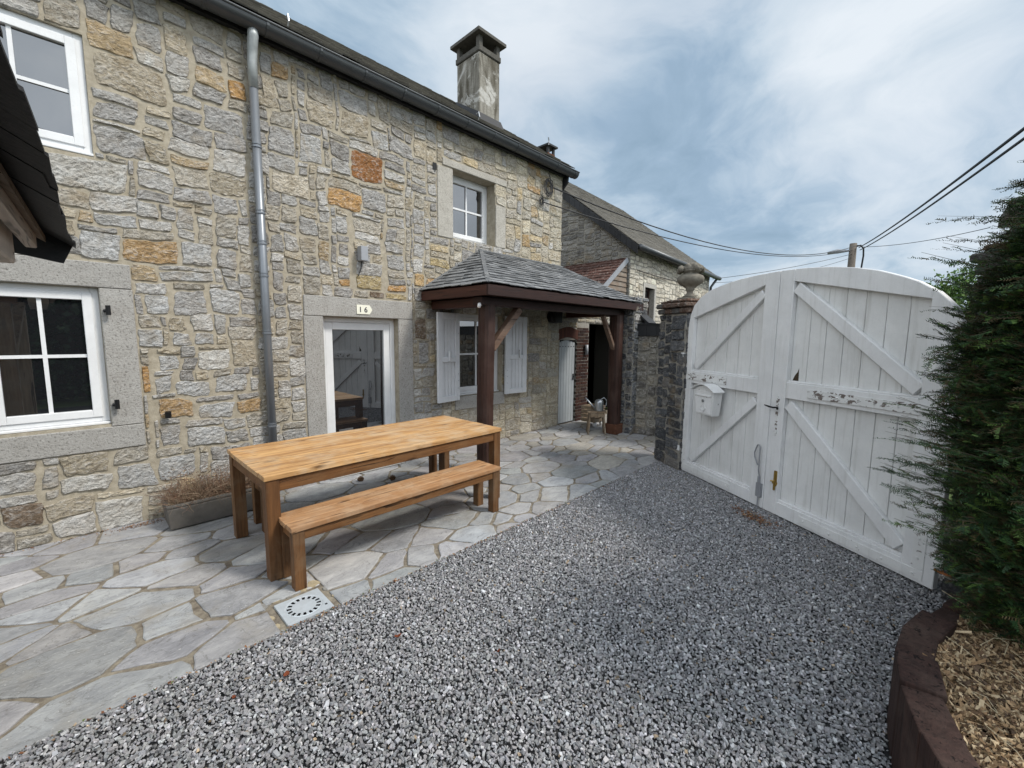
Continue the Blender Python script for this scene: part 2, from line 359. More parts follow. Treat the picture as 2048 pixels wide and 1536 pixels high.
def m_paver():
    m, N = new_mat('blue_grey_flagstone'); p = geo(N); a = attr(N)
    n = N.noise(N.stretch(p, (1, 1.8, 1)), 5, 6, .68, .6); f = N.noise(N.stretch(p, (1, 2.4, 1)), 34, 5, .65, .4); g = N.noise(p, 150, 2, .6)
    col = N.mix(1, a, N.mix(N.maprange(n, .3, .7), (.70, .70, .715), (1.26, 1.25, 1.22)), 'MULTIPLY')
    col = N.mix(N.maprange(f, .56, .74, 0, .4), col, (.55, .55, .54)); col = N.mix(N.maprange(f, .42, .28, 0, .5), col, (.11, .112, .115))
    col = N.mix(N.maprange(N.noise(p, 2.2, 5, .65), .52, .68, 0, .5), col, (.27, .24, .19))
    cl = N.math('ABSOLUTE', N.math('SUBTRACT', N.noise(N.stretch(p, (1, 1.6, 1)), 3.4, 5, .62, 1.0), .5))
    col = N.mix(N.maprange(cl, 0, .010, .55, 0), col, (.10, .095, .085))
    sp_ = N.noise(p, 60, 3, .5); col = N.mix(N.maprange(sp_, .68, .74, 0, .6), col, (.62, .61, .58))
    finish(N, col, .68, N.math('ADD', N.math('MULTIPLY', n, 2.5), N.math('ADD', f, N.math('MULTIPLY', g, .3))), .5, .007, .35)
    return m
M['paver'] = m_paver()

# ------------------------------------------------------------------ rubble masonry
def pal(*cw):
    cs = np.array([c for c, w in cw]); w = np.array([w for c, w in cw], float); w /= w.sum()
    return lambda r: np.clip(cs[r.choice(len(cs), p=w)]*r.uniform(.82, 1.18), .01, .8)
GREY = [((.46, .45, .435), 8), ((.54, .525, .50), 7), ((.37, .355, .34), 5), ((.45, .415, .355), 6), ((.50, .44, .34), 4)]
P_LEFT = pal(*GREY, ((.50, .39, .25), 1.0), ((.50, .33, .17), .08))
P_RIGHT = pal(((.55, .51, .43), 6), ((.60, .54, .42), 5), ((.48, .44, .37), 5), ((.55, .45, .29), 3), ((.42, .39, .33), 3), ((.5, .35, .18), .3))
P_DARK = pal(((.085, .09, .10), 8), ((.13, .135, .145), 5), ((.06, .062, .068), 5), ((.19, .18, .17), 2))
P_YARD = pal(((.29, .275, .245), 5), ((.36, .33, .28), 4), ((.21, .20, .19), 4), ((.30, .23, .15), 2), ((.42, .40, .36), 1))
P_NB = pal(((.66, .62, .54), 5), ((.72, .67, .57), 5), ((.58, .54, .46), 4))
P_GABLE_SHADE = pal(((.24, .235, .225), 5), ((.29, .28, .265), 4), ((.19, .185, .18), 4))  # gable of the pale house, its shade put into darker stone colours

def rubble(W, H, palf, seed, holes=(), feats=(), wr=(.14, .38), hr=(.085, .22), cell=.0125, depth=.013, res=.020, gap=.0042, warp=.020, rough=.012, rect=False):
    """stones covering a W x H sheet: returns verts (u,v,d), quads, colours"""
    r = np.random.default_rng(seed); nx, ny = int(round(W/cell)), int(round(H/cell))
    occ = np.zeros((ny, nx), bool)
    for (a, b, c, d) in holes:
        occ[max(0, int(round(b/cell))):max(0, int(round(d/cell))), max(0, int(round(a/cell))):max(0, int(round(c/cell)))] = True
    st = []
    for (a, b, c, d, col) in feats:
        i0, i1, j0, j1 = int(round(b/cell)), int(round(d/cell)), int(round(a/cell)), int(round(c/cell))
        i0 = max(i0, 0); j0 = max(j0, 0); i1 = min(i1, ny); j1 = min(j1, nx)
        if i1-i0 < 4 or j1-j0 < 4: continue
        sub = occ[i0:i1, j0:j1]
        t = 0
        while sub.any() and t < 30 and i1-i0 > 4 and j1-j0 > 4:
            e = [occ[i0:i1, j0].sum(), occ[i0:i1, j1-1].sum(), occ[i0, j0:j1].sum(), occ[i1-1, j0:j1].sum()]; k = int(np.argmax(e))
            if k == 0: j0 += 1
            elif k == 1: j1 -= 1
            elif k == 2: i0 += 1
            else: i1 -= 1
            sub = occ[i0:i1, j0:j1]; t += 1
        if sub.any(): continue
        occ[i0:i1, j0:j1] = True; st.append((i0, i1, j0, j1, np.array(col)))
    lasth = None; lastrow = -1
    while True:
        k = int(np.argmin(occ))
        if occ.flat[k]: break
        i, j = divmod(k, nx)
        row = occ[i, j:]; mw_ = int(np.argmax(row)) if row.any() else nx-j
        h = int(r.uniform(*hr)**1.0/cell)
        if lasth and lastrow == i and r.random() < .55: h = lasth
        w = int(r.uniform(*wr)/cell)
        if h*cell > .14: w = int(w*1.15)
        if mw_-w < wr[0]/cell*.8: w = mw_ if mw_ < w*1.5 else mw_//2
        w = max(1, min(w, mw_)); blk = occ[i:i+h, j:j+w].any(axis=1); mh = int(np.argmax(blk)) if blk.any() else min(h, ny-i)
        # avoid leaving thin courses under obstacles
        ah = occ[i:i+h+int(.05/cell), j:j+w].any(axis=1)
        if ah.any(): mh = int(np.argmax(ah))
        elif i+h+int(.05/cell) >= ny: mh = ny-i
        mh = max(1, min(mh, ny-i))
        occ[i:i+mh, j:j+w] = True; lasth = h; lastrow = i
        if mh >= 3 and w >= 3: st.append((i, i+mh, j, j+w, None))
    # absorb upright slivers into the stones on their left
    by_right = {}
    for k, q in enumerate(st): by_right.setdefault(q[3], []).append(k)
    st = [list(q) for q in st]; drop = set()
    for k, q in enumerate(st):
        if (q[3]-q[2])*cell < .065 and q[4] is None and (q[1]-q[0])*cell > .045:
            nbs = [m for m in by_right.get(q[2], []) if m not in drop and m != k and st[m][0] >= q[0] and st[m][1] <= q[1] and st[m][3] == q[2]]
            if sum(st[m][1]-st[m][0] for m in nbs) > .5*(q[1]-q[0]):
                for m in nbs: st[m][3] = q[3]
                drop.add(k)
    st = [q for k, q in enumerate(st) if k not in drop]
    HR = np.array(list(holes), float) if len(holes) else None
    VV, FF, CC = [], [], []; n0 = 0
    for (i0, i1, j0, j1, col) in st:
        g = gap
        u0, u1, v0, v1 = j0*cell+g, j1*cell-g, i0*cell+g, i1*cell-g
        w, h = u1-u0, v1-v0
        if w < .02 or h < .018: continue
        jt = 0 if rect else min(.17*min(w, h), .022)
        c = np.array([(u0, v0), (u1, v0), (u1, v1), (u0, v1)])+r.uniform(-jt, jt, (4, 2))*np.array([1.0, .8])
        nu = max(3, int(w/res)); nv = max(3, int(h/res))
        ea = min(.35, .010/w*2); eb = min(.35, .010/h*2)
        a = np.concatenate([[-1], np.linspace(-1+ea, 1-ea, nu), [1]]); b = np.concatenate([[-1], np.linspace(-1+eb, 1-eb, nv), [1]])
        A, B = np.meshgrid(a, b); q = r.uniform(.03, .24)
        asp = w/h
        qa, qb = (q*.5/max(asp, 1), q*.5) if asp > 1 else (q*.5, q*.5*asp)
        A2 = A*(1-qa*B**4*abs(A)); B2 = B*(1-qb*A**4*abs(B))
        s, t = (A2+1)/2, (B2+1)/2
        U = (1-s)*(1-t)*c[0, 0]+s*(1-t)*c[1, 0]+s*t*c[2, 0]+(1-s)*t*c[3, 0]
        Vv = (1-s)*(1-t)*c[0, 1]+s*(1-t)*c[1, 1]+s*t*c[2, 1]+(1-s)*t*c[3, 1]
        dp = depth*r.uniform(.45, 1.25); ed = (1-np.abs(A)**26)*(1-np.abs(B)**26)
        so = r.uniform(0, 100); tl = r.uniform(-.25, .25, 2)
        D = np.zeros_like(U)
        for x in range(U.shape[0]):
            for y in range(U.shape[1]):
                p = Vector((U[x, y]*7+so, Vv[x, y]*11, so))
                f = .55*mn.noise(p)-.8*abs(mn.noise(p*2.6))+.6*mn.noise(p*5.7)-.55*abs(mn.noise(p*4.1))+.3*mn.noise(p*11)
                D[x, y] = f
        wob = .004
        D = np.maximum(.0025, .004+dp*(.75+.7*tl[0]*A+.7*tl[1]*B)+rough*(D+.25))*ed-.012*(1-ed)
        U = U+wob*np.sin(Vv*61+so)*(np.abs(A) > .8); Vv = Vv+wob*np.sin(U*47+so*2)*(np.abs(B) > .8)
        if warp:
            kk = np.minimum(np.minimum(U, W-U), np.minimum(Vv+.15, H-Vv))
            if HR is not None:
                for hh in HR: kk = np.minimum(kk, np.hypot(np.maximum(np.maximum(hh[0]-U, U-hh[2]), 0), np.maximum(np.maximum(hh[1]-Vv, Vv-hh[3]), 0)))
            kk = np.clip(kk/.3, 0, 1)*warp
            U2 = U+kk*(.5*np.sin(Vv*3.1+seed)+.5*np.sin(Vv*8.7+U*5)+.25*np.sin(Vv*17+U*9)); Vv = Vv+kk*(.7*np.sin(U*2.3+seed*2)*np.sin(Vv*1.7+1)+.5*np.sin(U*7.1+Vv*3)+.28*np.sin(U*15.7-Vv*6))
            U = U2
        m_, n_ = U.shape
        VV.append(np.stack([U.ravel(), Vv.ravel(), D.ravel()], 1))
        idx = np.arange(m_*n_).reshape(m_, n_)+n0
        FF.append(np.stack([idx[:-1, :-1].ravel(), idx[:-1, 1:].ravel(), idx[1:, 1:].ravel(), idx[1:, :-1].ravel()], 1)); n0 += m_*n_
        cc = palf(r, (u0+u1)/2, (v0+v1)/2) if col is None else col*r.uniform(.95, 1.05)
        CC.append(np.tile(cc, (m_*n_, 1)))
    return np.concatenate(VV), np.concatenate(FF), np.concatenate(CC)

def wall_mesh(name, parts, mats, parent=None, loc=(0, 0, 0)):
    """parts: list of (V,F,C,mi,smooth) ; quads only"""
    n = 0; V, F, C, I, S = [], [], [], [], []
    for v, f, c, mi, sm in parts:
        V.append(v); F.append(f+n); C.append(c); I.append(np.full(len(f), mi)); S.append(np.full(len(f), sm)); n += len(v)
    o = npmesh(name, np.concatenate(V), np.concatenate(F), np.concatenate(C), mats, np.concatenate(I), False, parent, loc)
    o.data.polygons.foreach_set('use_smooth', np.concatenate(S).astype(bool))
    return o
def frame_map(V, o, u, v, n):
    o, u, v, n = (np.array(x, float) for x in (o, u, v, n))
    return o+V[:, :1]*u+V[:, 1:2]*v+V[:, 2:3]*n
def boxes_q(bs):
    V, F = [], []
    for i, (a, b) in enumerate(bs):
        (x0, y0, z0), (x1, y1, z1) = a, b
        V += [(x0, y0, z0), (x1, y0, z0), (x1, y1, z0), (x0, y1, z0), (x0, y0, z1), (x1, y0, z1), (x1, y1, z1), (x0, y1, z1)]
        F += [[i*8+k for k in f] for f in ((0, 3, 2, 1), (4, 5, 6, 7), (0, 1, 5, 4), (1, 2, 6, 5), (2, 3, 7, 6), (3, 0, 4, 7))]
    V = np.array(V, float); return V, np.array(F), np.full((len(V), 3), .5)
def sheet_with_holes(u0, u1, v0, v1, holes, t0, t1):
    """boxes (u,t,v) filling a rect minus holes: list of (a,b) with y=t"""
    us = sorted({u0, u1, *[h[0] for h in holes], *[h[2] for h in holes]}); us = [u for u in us if u0 <= u <= u1]
    out = []
    for a, b in zip(us[:-1], us[1:]):
        if b-a < 1e-6: continue
        hs = sorted([(max(h[1], v0), min(h[3], v1)) for h in holes if h[0] < b-1e-6 and h[2] > a+1e-6]); z = v0
        for (p, q) in hs:
            if p > z: out.append(((a, t0, z), (b, t1, p)))
            z = max(z, q)
        if z < v1: out.append(((a, t0, z), (b, t1, v1)))
    return out

# ------------------------------------------------------------------ ground, paving, gravel
def ground():
    mb = MB(); mb.raw([(-400, -400, -.06), (400, -400, -.06), (400, 400, -.06), (-400, 400, -.06)], [(0, 1, 2, 3)], (.1, .12, .06))
    g = m_plain('meadow', (.07, .10, .035), .95, 0, .4, .1, .8, 3)
    tag(mb.build('ground', g, fixn=False), kind='structure')
    mb = MB(); mb.box((-4, -9, -.05), (5.9, -2.43, -.012)); 
    tag(mb.build('gravel_bed', m_plain('gravel_dust', (.035, .035, .036), .95, 0, .4, .1, 1, 60)), kind='structure')
    mb = MB(); mb.box((7.3, -14, -.055), (26, .3, -.02)); tag(mb.build('road', m_plain('asphalt', (.05, .05, .052), .9, 0, .2, .2, .5, 90)), kind='structure')
ground()

def clip(poly, n, d):
    out = []; L = len(poly)
    for i in range(L):
        a, b = poly[i], poly[(i+1) % L]; da, db = a[0]*n[0]+a[1]*n[1]-d, b[0]*n[0]+b[1]*n[1]-d
        if da <= 0: out.append(a)
        if da*db < 0: t = da/(da-db); out.append((a[0]+t*(b[0]-a[0]), a[1]+t*(b[1]-a[1])))
    return out
def paving():
    r = random.Random(11)
    X0, X1, Y0, Y1 = -3.2, 9.2, -2.45, .02
    sites = []; tries = 0
    sx = 1.45                                    # flags lie longer along the house
    while tries < 9000:
        tries += 1
        x, y = r.uniform(X0, X1), r.uniform(Y0, Y1)
        d = (.33 if x < 2.2 else .29) * r.choice((.5, .85, 1.1, 1.25))
        if all(((x-a)/sx)**2+(y-b)**2 > ((d+e)/2)**2 for a, b, e in sites): sites.append((x, y, d))
    mb = MB(); mb.smooth = False
    drain = (.74, -2.46, 1.04, -2.16)
    A = R(12)
    for i, (x, y, d) in enumerate(sites):
        poly = [(X0, Y0), (X1, Y0), (X1, Y1), (X0, Y1)]
        for j, (a, b, e) in enumerate(sites):
            if i == j or abs(a-x) > 2 or abs(b-y) > 1.4: continue
            # anisotropic bisector, weighted by size
            nx, ny = (a-x)/sx**2, (b-y); mx, my = (a+x)/2, (b+y)/2
            w = (d*d-e*e)*.28
            poly = clip(poly, (nx, ny), nx*mx+ny*my+w/2)
            if len(poly) < 3: break
        if len(poly) < 3: continue
        cx = sum(p[0] for p in poly)/len(poly); cy = sum(p[1] for p in poly)/len(poly)
        # subdivide the edges, wobble, shrink for the joint
        pts = []
        for k in range(len(poly)):
            a, b = Vector(poly[k]).to_3d(), Vector(poly[(k+1) % len(poly)]).to_3d(); n = max(1, int((b-a).length/.06))
            for q in range(n): pts.append(a.lerp(b, q/n))
        L = len(pts); gap = r.uniform(.007, .018); out = []
        for k, p in enumerate(pts):
            t = (pts[(k+1) % L]-pts[k-1]).normalized(); nn = Vector((-t.y, t.x, 0))
            s = 0 if (p.y < Y0+.01) else 1
            q = p+nn*(gap+.020*mn.noise(Vector((p.x*6, p.y*6, i*1.3)))+.012*mn.noise(Vector((p.x*31, p.y*31, i*3.7))))*s
            # soften sharp corners
            q = q.lerp((pts[k-1]+pts[(k+1) % L])/2, .35*s if (pts[k-1]+pts[(k+1) % L]-2*p).length > .02 else 0)
            out.append(q)
        if r.random() < .0: continue
        pieces = [[(p.x, p.y) for p in out]]
        if any(drain[0] < p.x < drain[2] and p.y < drain[3] for p in out) or (min(p.x for p in out) < drain[0] and max(p.x for p in out) > drain[2] and min(p.y for p in out) < drain[3] < max(p.y for p in out)):
            pg = pieces[0]; pieces = [clip(pg, (1, 0), drain[0]-.03), clip(pg, (-1, 0), -(drain[2]+.03))]
            mid = clip(clip(clip(pg, (-1, 0), -(drain[0]-.018)), (1, 0), drain[2]+.018), (0, -1), -(drain[3]+.035)); pieces.append(mid)
        g = r.choice((.26, .30, .32, .34, .28, .38, .32)); c = (g*r.uniform(.96, 1.03), g*1.0, g*r.uniform(.99, 1.05))
        if x > 5 and r.random() < .4: c = (g*1.08, g*1.02, g*.92)
        for pg in pieces:
          if len(pg) < 3 or max(p[0] for p in pg)-min(p[0] for p in pg) < .05 or max(p[1] for p in pg)-min(p[1] for p in pg) < .04: continue
          xs = [Vector((*p, 0)) for p in pg]
          top = r.uniform(.000, .006)
          n = len(xs)
          cen = Vector((sum(p.x for p in xs)/n, sum(p.y for p in xs)/n, 0))
          ring = [p.lerp(cen, min(.3, .008/max((p-cen).length, .02))) for p in xs]
          vs = [(p.x, p.y, -.02) for p in xs]+[(p.x, p.y, top-.004) for p in xs]+[(p.x, p.y, top) for p in ring]
          fs = [(k, (k+1) % n, (k+1) % n+n, k+n) for k in range(n)]+[(k+n, (k+1) % n+n, (k+1) % n+2*n, k+2*n) for k in range(n)]+[tuple(range(2*n, 3*n))]
          mb.raw(vs, fs, c)
    # small infill pieces round the drain
    for (x, y, s) in ((.70, -2.12, .045), (.78, -2.10, .05), (.87, -2.105, .04), (.95, -2.10, .045), (1.09, -2.20, .045), (1.10, -2.32, .04), (.69, -2.28, .04), (.70, -2.38, .035), (1.03, -2.09, .05)):
        n = 8; a0 = r.random(); pts = [(x+s*cos(a0+2*pi*k/n)*r.uniform(.7, 1.1), y+s*sin(a0+2*pi*k/n)*r.uniform(.6, 1)) for k in range(n)]
        mb.raw([(p, q, -.02) for p, q in pts]+[(p, q, .001) for p, q in pts], [(k, (k+1) % n, (k+1) % n+n, k+n) for k in range(n)]+[tuple(range(n, 2*n))], r.choice(((.42, .35, .23), (.36, .31, .22), (.25, .24, .22))))
    mb.m = 1; mb.box((X0, Y0+.004, -.05), (X1, .3, -.007))
    tag(mb.build('paving', [M['paver'], M['joint']]), kind='structure')
paving()

BED = [(3.6, -5.36), (3.32, -5.22), (3.1, -5.165), (2.93, -5.10), (2.72, -5.035), (2.54, -5.01), (2.36, -5.015), (2.19, -5.04), (2.06, -5.07), (1.94, -5.11), (1.80, -5.16), (1.66, -5.26), (1.54, -5.40), (1.47, -5.58), (1.45, -5.8)]
def gravel():
    # crushed stones: jittered six-sided lumps on a jittered grid
    r = np.random.default_rng(3)
    sp = .0118; xs = np.arange(-1.6, 5.9, sp); ys = np.arange(-6.4, -2.455, sp)
    X, Y = np.meshgrid(xs, ys); X = X.ravel(); Y = Y.ravel(); n = len(X)
    X = X+r.uniform(-.8, .8, n)*sp; Y = Y+r.uniform(-.8, .8, n)*sp
    P0 = np.array([5.38, -2.85]); gd = np.array([-.52, -.854]); nd = np.array([-.854, .52])
    side = (X-P0[0])*nd[0]+(Y-P0[1])*nd[1]            # >0 on the camera's side of the gate
    bx = np.interp(X, [p[0] for p in BED[::-1]], [p[1] for p in BED[::-1]], left=-99, right=-5.3)
    # visible wedge only plus margin
    keep = (side > -.35) & (Y > bx) & (Y > -6.2) & ((X > -.4) | (Y > -4.2))
    keep &= (X-0)*.5+(Y+4.99) > -1.0
    X, Y = X[keep], Y[keep]; n = len(X)
    s = r.gamma(8, .00062, n)+.0019; s = np.clip(s, .0035, .0125)
    base = np.array([(x, y, z) for x in (-1, 1) for y in (-1, 1) for z in (-1, 1)], float)*.8
    V = base[None]*(1+r.uniform(-.42, .42, (n, 8, 3)))
    V *= np.stack([r.uniform(.8, 1.5, n), r.uniform(.7, 1.0, n), r.uniform(.4, .75, n)], 1)[:, None]
    q = r.normal(size=(n, 4)); q[:, 0] *= 1.2; q[:, 3] *= 1.5; q[:, 1:3] *= .55; q /= np.linalg.norm(q, axis=1)[:, None]
    w, x, y, z = q.T
    Rm = np.stack([1-2*(y*y+z*z), 2*(x*y-w*z), 2*(x*z+w*y), 2*(x*y+w*z), 1-2*(x*x+z*z), 2*(y*z-w*x), 2*(x*z-w*y), 2*(y*z+w*x), 1-2*(x*x+y*y)], 1).reshape(n, 3, 3)
    V = np.einsum('nij,nkj->nki', Rm, V)*s[:, None, None]*.92
    V[:, :, 0] += X[:, None]; V[:, :, 1] += Y[:, None]; V[:, :, 2] += (r.uniform(-.009, .006, n))[:, None]
    F0 = np.array([(0, 1, 3, 2), (4, 6, 7, 5), (0, 4, 5, 1), (2, 3, 7, 6), (0, 2, 6, 4), (1, 5, 7, 3)])
    F = (np.arange(n)[:, None, None]*8+F0[None]).reshape(-1, 4)
    g = np.clip(r.lognormal(np.log(.285), .32, n), .09, .62); C = np.stack([g*r.uniform(.97, 1.05, n), g, g*r.uniform(.98, 1.06, n)], 1)
    br = r.random(n) < .012; C[br] = np.stack([g, g*.78, g*.55], 1)[br]
    o = npmesh('gravel', V.reshape(-1, 3), F, np.repeat(C, 8, 0), M['gravel'])
    tag(o, 'loose grey crushed stone gravel covering the yard in front of the white gate', 'gravel', kind='stuff')
gravel()

# ------------------------------------------------------------------ the stone house
FT = {'R': (.33, .15, .055), 'O': (.55, .33, .14), 'W': (.62, .56, .46), 'o': (.50, .34, .18), 'y': (.50, .40, .22), 'd': (.24, .18, .13), 'b': (.49, .43, .335), 'g': (.43, .42, .41), 'G': (.51, .51, .505), 'w': (.60, .585, .55)}
FEATS = [(2.39, 3.54, 2.83, 3.86, 'R'), (2.12, 3.16, 2.52, 3.38, 'O'), (1.52, 3.2, 1.93, 3.42, 'W'), (1.18, 3.99, 1.35, 4.18, 'O'), (1.61, 4.32, 1.77, 4.48, 'o'), (0.34, 2.33, 0.73, 2.52, 'o'), (0.37, 1.17, 0.46, 1.43, 'O'), (0.48, 0.92, 0.76, 1.11, 'o'), (1.12, 0.9, 1.32, 1.05, 'o'), (2.21, 2.29, 2.36, 2.39, 'O'), (2.41, 2.28, 2.77, 2.45, 'y'), (2.84, 2.28, 3.11, 2.37, 'O'), (2.81, 2.17, 3.12, 2.26, 'y'), (2.59, 2.17, 2.8, 2.26, 'd'), (1.08, 1.37, 1.31, 1.64, 'b'), (5.48, 4.14, 5.8, 4.26, 'o'), (3.5, 2.68, 3.8, 2.8, 'y'), (0.25, 3.7, 0.71, 4.0, 'b'), (0.24, 3.45, 0.52, 3.6, 'g'), (0.22, 3.19, 0.55, 3.41, 'g'), (0.54, 4.0, 0.72, 4.14, 'w'), (0.66, 3.88, 0.91, 4.01, 'w'), (0.98, 3.63, 1.34, 3.86, 'g'), (0.74, 3.48, 1.05, 3.62, 'g'), (0.92, 3.88, 1.19, 4.01, 'g'), (1.54, 3.6, 1.78, 3.86, 'g'), (1.82, 3.58, 2.08, 3.86, 'G'), (0.18, 2.61, 0.47, 2.73, 'G'), (0.09, 2.33, 0.32, 2.55, 'G'), (0.73, 2.91, 1.01, 3.06, 'g'), (1.02, 2.88, 1.25, 3.05, 'g'), (1.49, 4.02, 1.63, 4.31, 'b'), (1.93, 3.99, 2.23, 4.24, 'b'), (2.27, 4.01, 2.64, 4.27, 'b'), (2.65, 3.98, 2.89, 4.17, 'G'), (2.92, 3.98, 3.25, 4.19, 'g'), (2.5, 3.22, 2.85, 3.49, 'g'), (-0.06, 2.88, 0.42, 3.12, 'w'), (0.74, 2.32, 1.01, 2.55, 'G'), (1.02, 2.34, 1.21, 2.54, 'g'), (0.56, 2.17, 0.97, 2.27, 'G'), (0.92, 1.89, 1.19, 2.13, 'G'), (0.65, 1.89, 0.9, 2.11, 'g'), (0.45, 1.88, 0.63, 2.06, 'G'), (0.39, 1.59, 0.55, 1.75, 'G'), (0.6, 1.6, 0.75, 1.74, 'G'), (0.77, 1.6, 0.96, 1.73, 'G'), (0.5, 1.37, 0.67, 1.53, 'G'), (0.8, 1.37, 1.04, 1.56, 'w'), (0.47, 1.16, 0.62, 1.33, 'G'), (0.65, 1.13, 0.9, 1.28, 'G'), (0.93, 1.12, 1.24, 1.3, 'G'), (0.79, 0.9, 1.1, 1.06, 'G'), (0.68, 0.62, 0.99, 0.82, 'G'), (0.49, 0.66, 0.65, 0.86, 'g'), (0.16, 0.34, 0.42, 0.56, 'G'), (0.45, 0.35, 0.76, 0.57, 'G'), (-0.16, 0.35, 0.14, 0.51, 'w'), (0.02, 0.0, 0.34, 0.27, 'w'), (-0.26, 0.18, -0.02, 0.32, 'b'), (-0.5, 0.18, -0.27, 0.35, 'd'), (3.24, 1.66, 3.41, 1.95, 'd'), (3.27, 1.34, 3.46, 1.63, 'g')]
OPEN = dict(ulw=(-.56, 3.14, .22, 4.06), llw=(-.52, .93, .17, 2.09), door=(2.01, .02, 2.98, 1.93), suw=(3.90, 3.12, 4.74, 4.07), pw=(3.96, .80, 4.90, 2.05))
DRESS = {'lower window': [(-.80, 2.09, .38, 2.30), (.17, .91, .385, 2.09), (-.74, .91, -.52, 2.09), (-.80, .71, .385, .91)],
         'door': [(1.80, 1.93, 3.20, 2.16), (1.79, .0, 2.01, 1.93), (2.98, .0, 3.20, 1.93)],
         'small': [(3.63, 3.10, 3.90, 4.05), (4.74, 3.12, 4.96, 3.76), (3.72, 4.07, 4.98, 4.17)],
         'porch': [(3.92, .60, 4.96, .80)]}

house = thing('stone_house', 'grey and ochre rubble stone house with white windows and glazed door', 'house', (2.0, 0, 0))

def slates(mb, O, U, S, lim, L, expo=.11, w=.19, th=.009, seed=1, jit=.012, lift=.016):
    r = random.Random(seed); O, U, S = Vector(O), Vector(U).normalized(), Vector(S).normalized(); Nn = U.cross(S).normalized()
    if Nn.z < 0: Nn = -Nn
    rows = int(L/expo)+1
    for k in range(rows):
        t0 = k*expo-.01; t1 = min(t0+expo*1.75, L+.01)
        a, b = lim(max(0, t0)); s = a-(k % 2)*w*.5-r.random()*.03
        while s < b:
            ww = w*r.uniform(.85, 1.15); c, d = s+.0025, s+ww-.0025; s += ww
            pts = []
            ok = True
            for (q, t) in ((c, t0), (d, t0), (d, t1), (c, t1)):
                la, lb = lim(min(max(t, 0), L)); qq = min(max(q, la), lb); pts.append((qq, t))
            if pts[1][0]-pts[0][0] < .02: continue
            dz = r.uniform(0, jit*.5); j0 = r.uniform(-jit, jit); sk = r.uniform(-jit*.4, jit*.4)
            P = []
            for hgt in (0, th):
                for i, (q, t) in enumerate(pts):
                    up = (lift+dz if i < 2 else .001)+hgt
                    tt = t+(j0+(sk if i == 0 else -sk) if i < 2 else 0)
                    P.append(O+U*q+S*tt+Nn*up)
            g = r.random(); mb.hexa(P, (g, g, g))

def build_house():
    X0, XU, ZT = -1.9, 6.42, 4.72
    holes = [(a-X0, b, c-X0, d) for (a, b, c, d) in OPEN.values()]
    for lst in DRESS.values(): holes += [(a-X0, b, c-X0, d) for (a, b, c, d) in lst]
    def palf(r, u, v):
        x = u+X0; k = min(max((x-3.2)/1.6, 0), 1)
        return (P_RIGHT if r.random() < k*.85 else P_LEFT)(r)
    fts = [(a-X0, b, c-X0, d, FT[k]) for a, b, c, d, k in FEATS]
    # quoins at the far corner of the house
    z = 0.0; r = random.Random(5); i = 0
    while z < ZT-.2:
        h = r.uniform(.18, .27); w = (.36, .24)[i % 2]; fts.append((XU-X0-w, z, XU-X0, min(z+h, ZT), r.choice(((.50, .46, .37), (.44, .42, .37), (.55, .49, .38))))); z += h; i += 1
    V, F, C = rubble(XU-X0, ZT, palf, 21, holes, fts)
    V = frame_map(V, (X0, 0, 0), (1, 0, 0), (0, 0, 1), (0, -1, 0))
    # mortar backing, solid wall
    oh = list(OPEN.values())
    bq = boxes_q(sheet_with_holes(X0, XU, 0, ZT, oh, .001, .34)+[((X0, .34, 0), (X0+.34, 6.0, ZT)), ((XU-.34, .34, 0), (XU-.001, 6.0, ZT)), ((X0, 5.66, 0), (XU-.34, 6.0, ZT)), ((X0+.34, 2.3, .0), (XU-.34, 2.34, ZT-.1)), ((X0+.34, .34, 2.6), (XU-.34, 2.3, 2.64))])
    gv = np.array([(XU-.34, 0.0, ZT), (XU-.34, 6.0, ZT), (XU-.34, 3.0, 6.75), (XU-.34, 1.5, (ZT+6.75)/2), (XU-.002, 0.0, ZT), (XU-.002, 6.0, ZT), (XU-.002, 3.0, 6.75), (XU-.002, 1.5, (ZT+6.75)/2)], float)
    gq = (gv, np.array([(0, 1, 2, 3), (4, 5, 6, 7), (0, 1, 5, 4), (1, 2, 6, 5), (2, 0, 4, 6)]), np.full((8, 3), .5))
    wall_mesh('wall', [(V, F, C, 0, False), (*bq, 1, False), (*gq, 1, False)], [M['stone'], M['mortar']], house)
    # dressed stone surrounds
    for k, lst in DRESS.items():
        mb = MB()
        for (a, b, c, d) in lst:
            g = {'small': .98, 'upper': .8}.get(k, random.uniform(.62, .8))
            col = (g, g*.95, g*.83) if k == 'small' else (g, g*.985, g*.96)
            hor = (c-a) > (d-b)
            e = .0015
            mb.box((a+e, -.016 if hor else -.013, b+e), (c-e, .335, d-e), col)
        mb.build('window_surround' if k != 'door' else 'door_surround', M['dressed'], house, bevel=.006)
build_house()

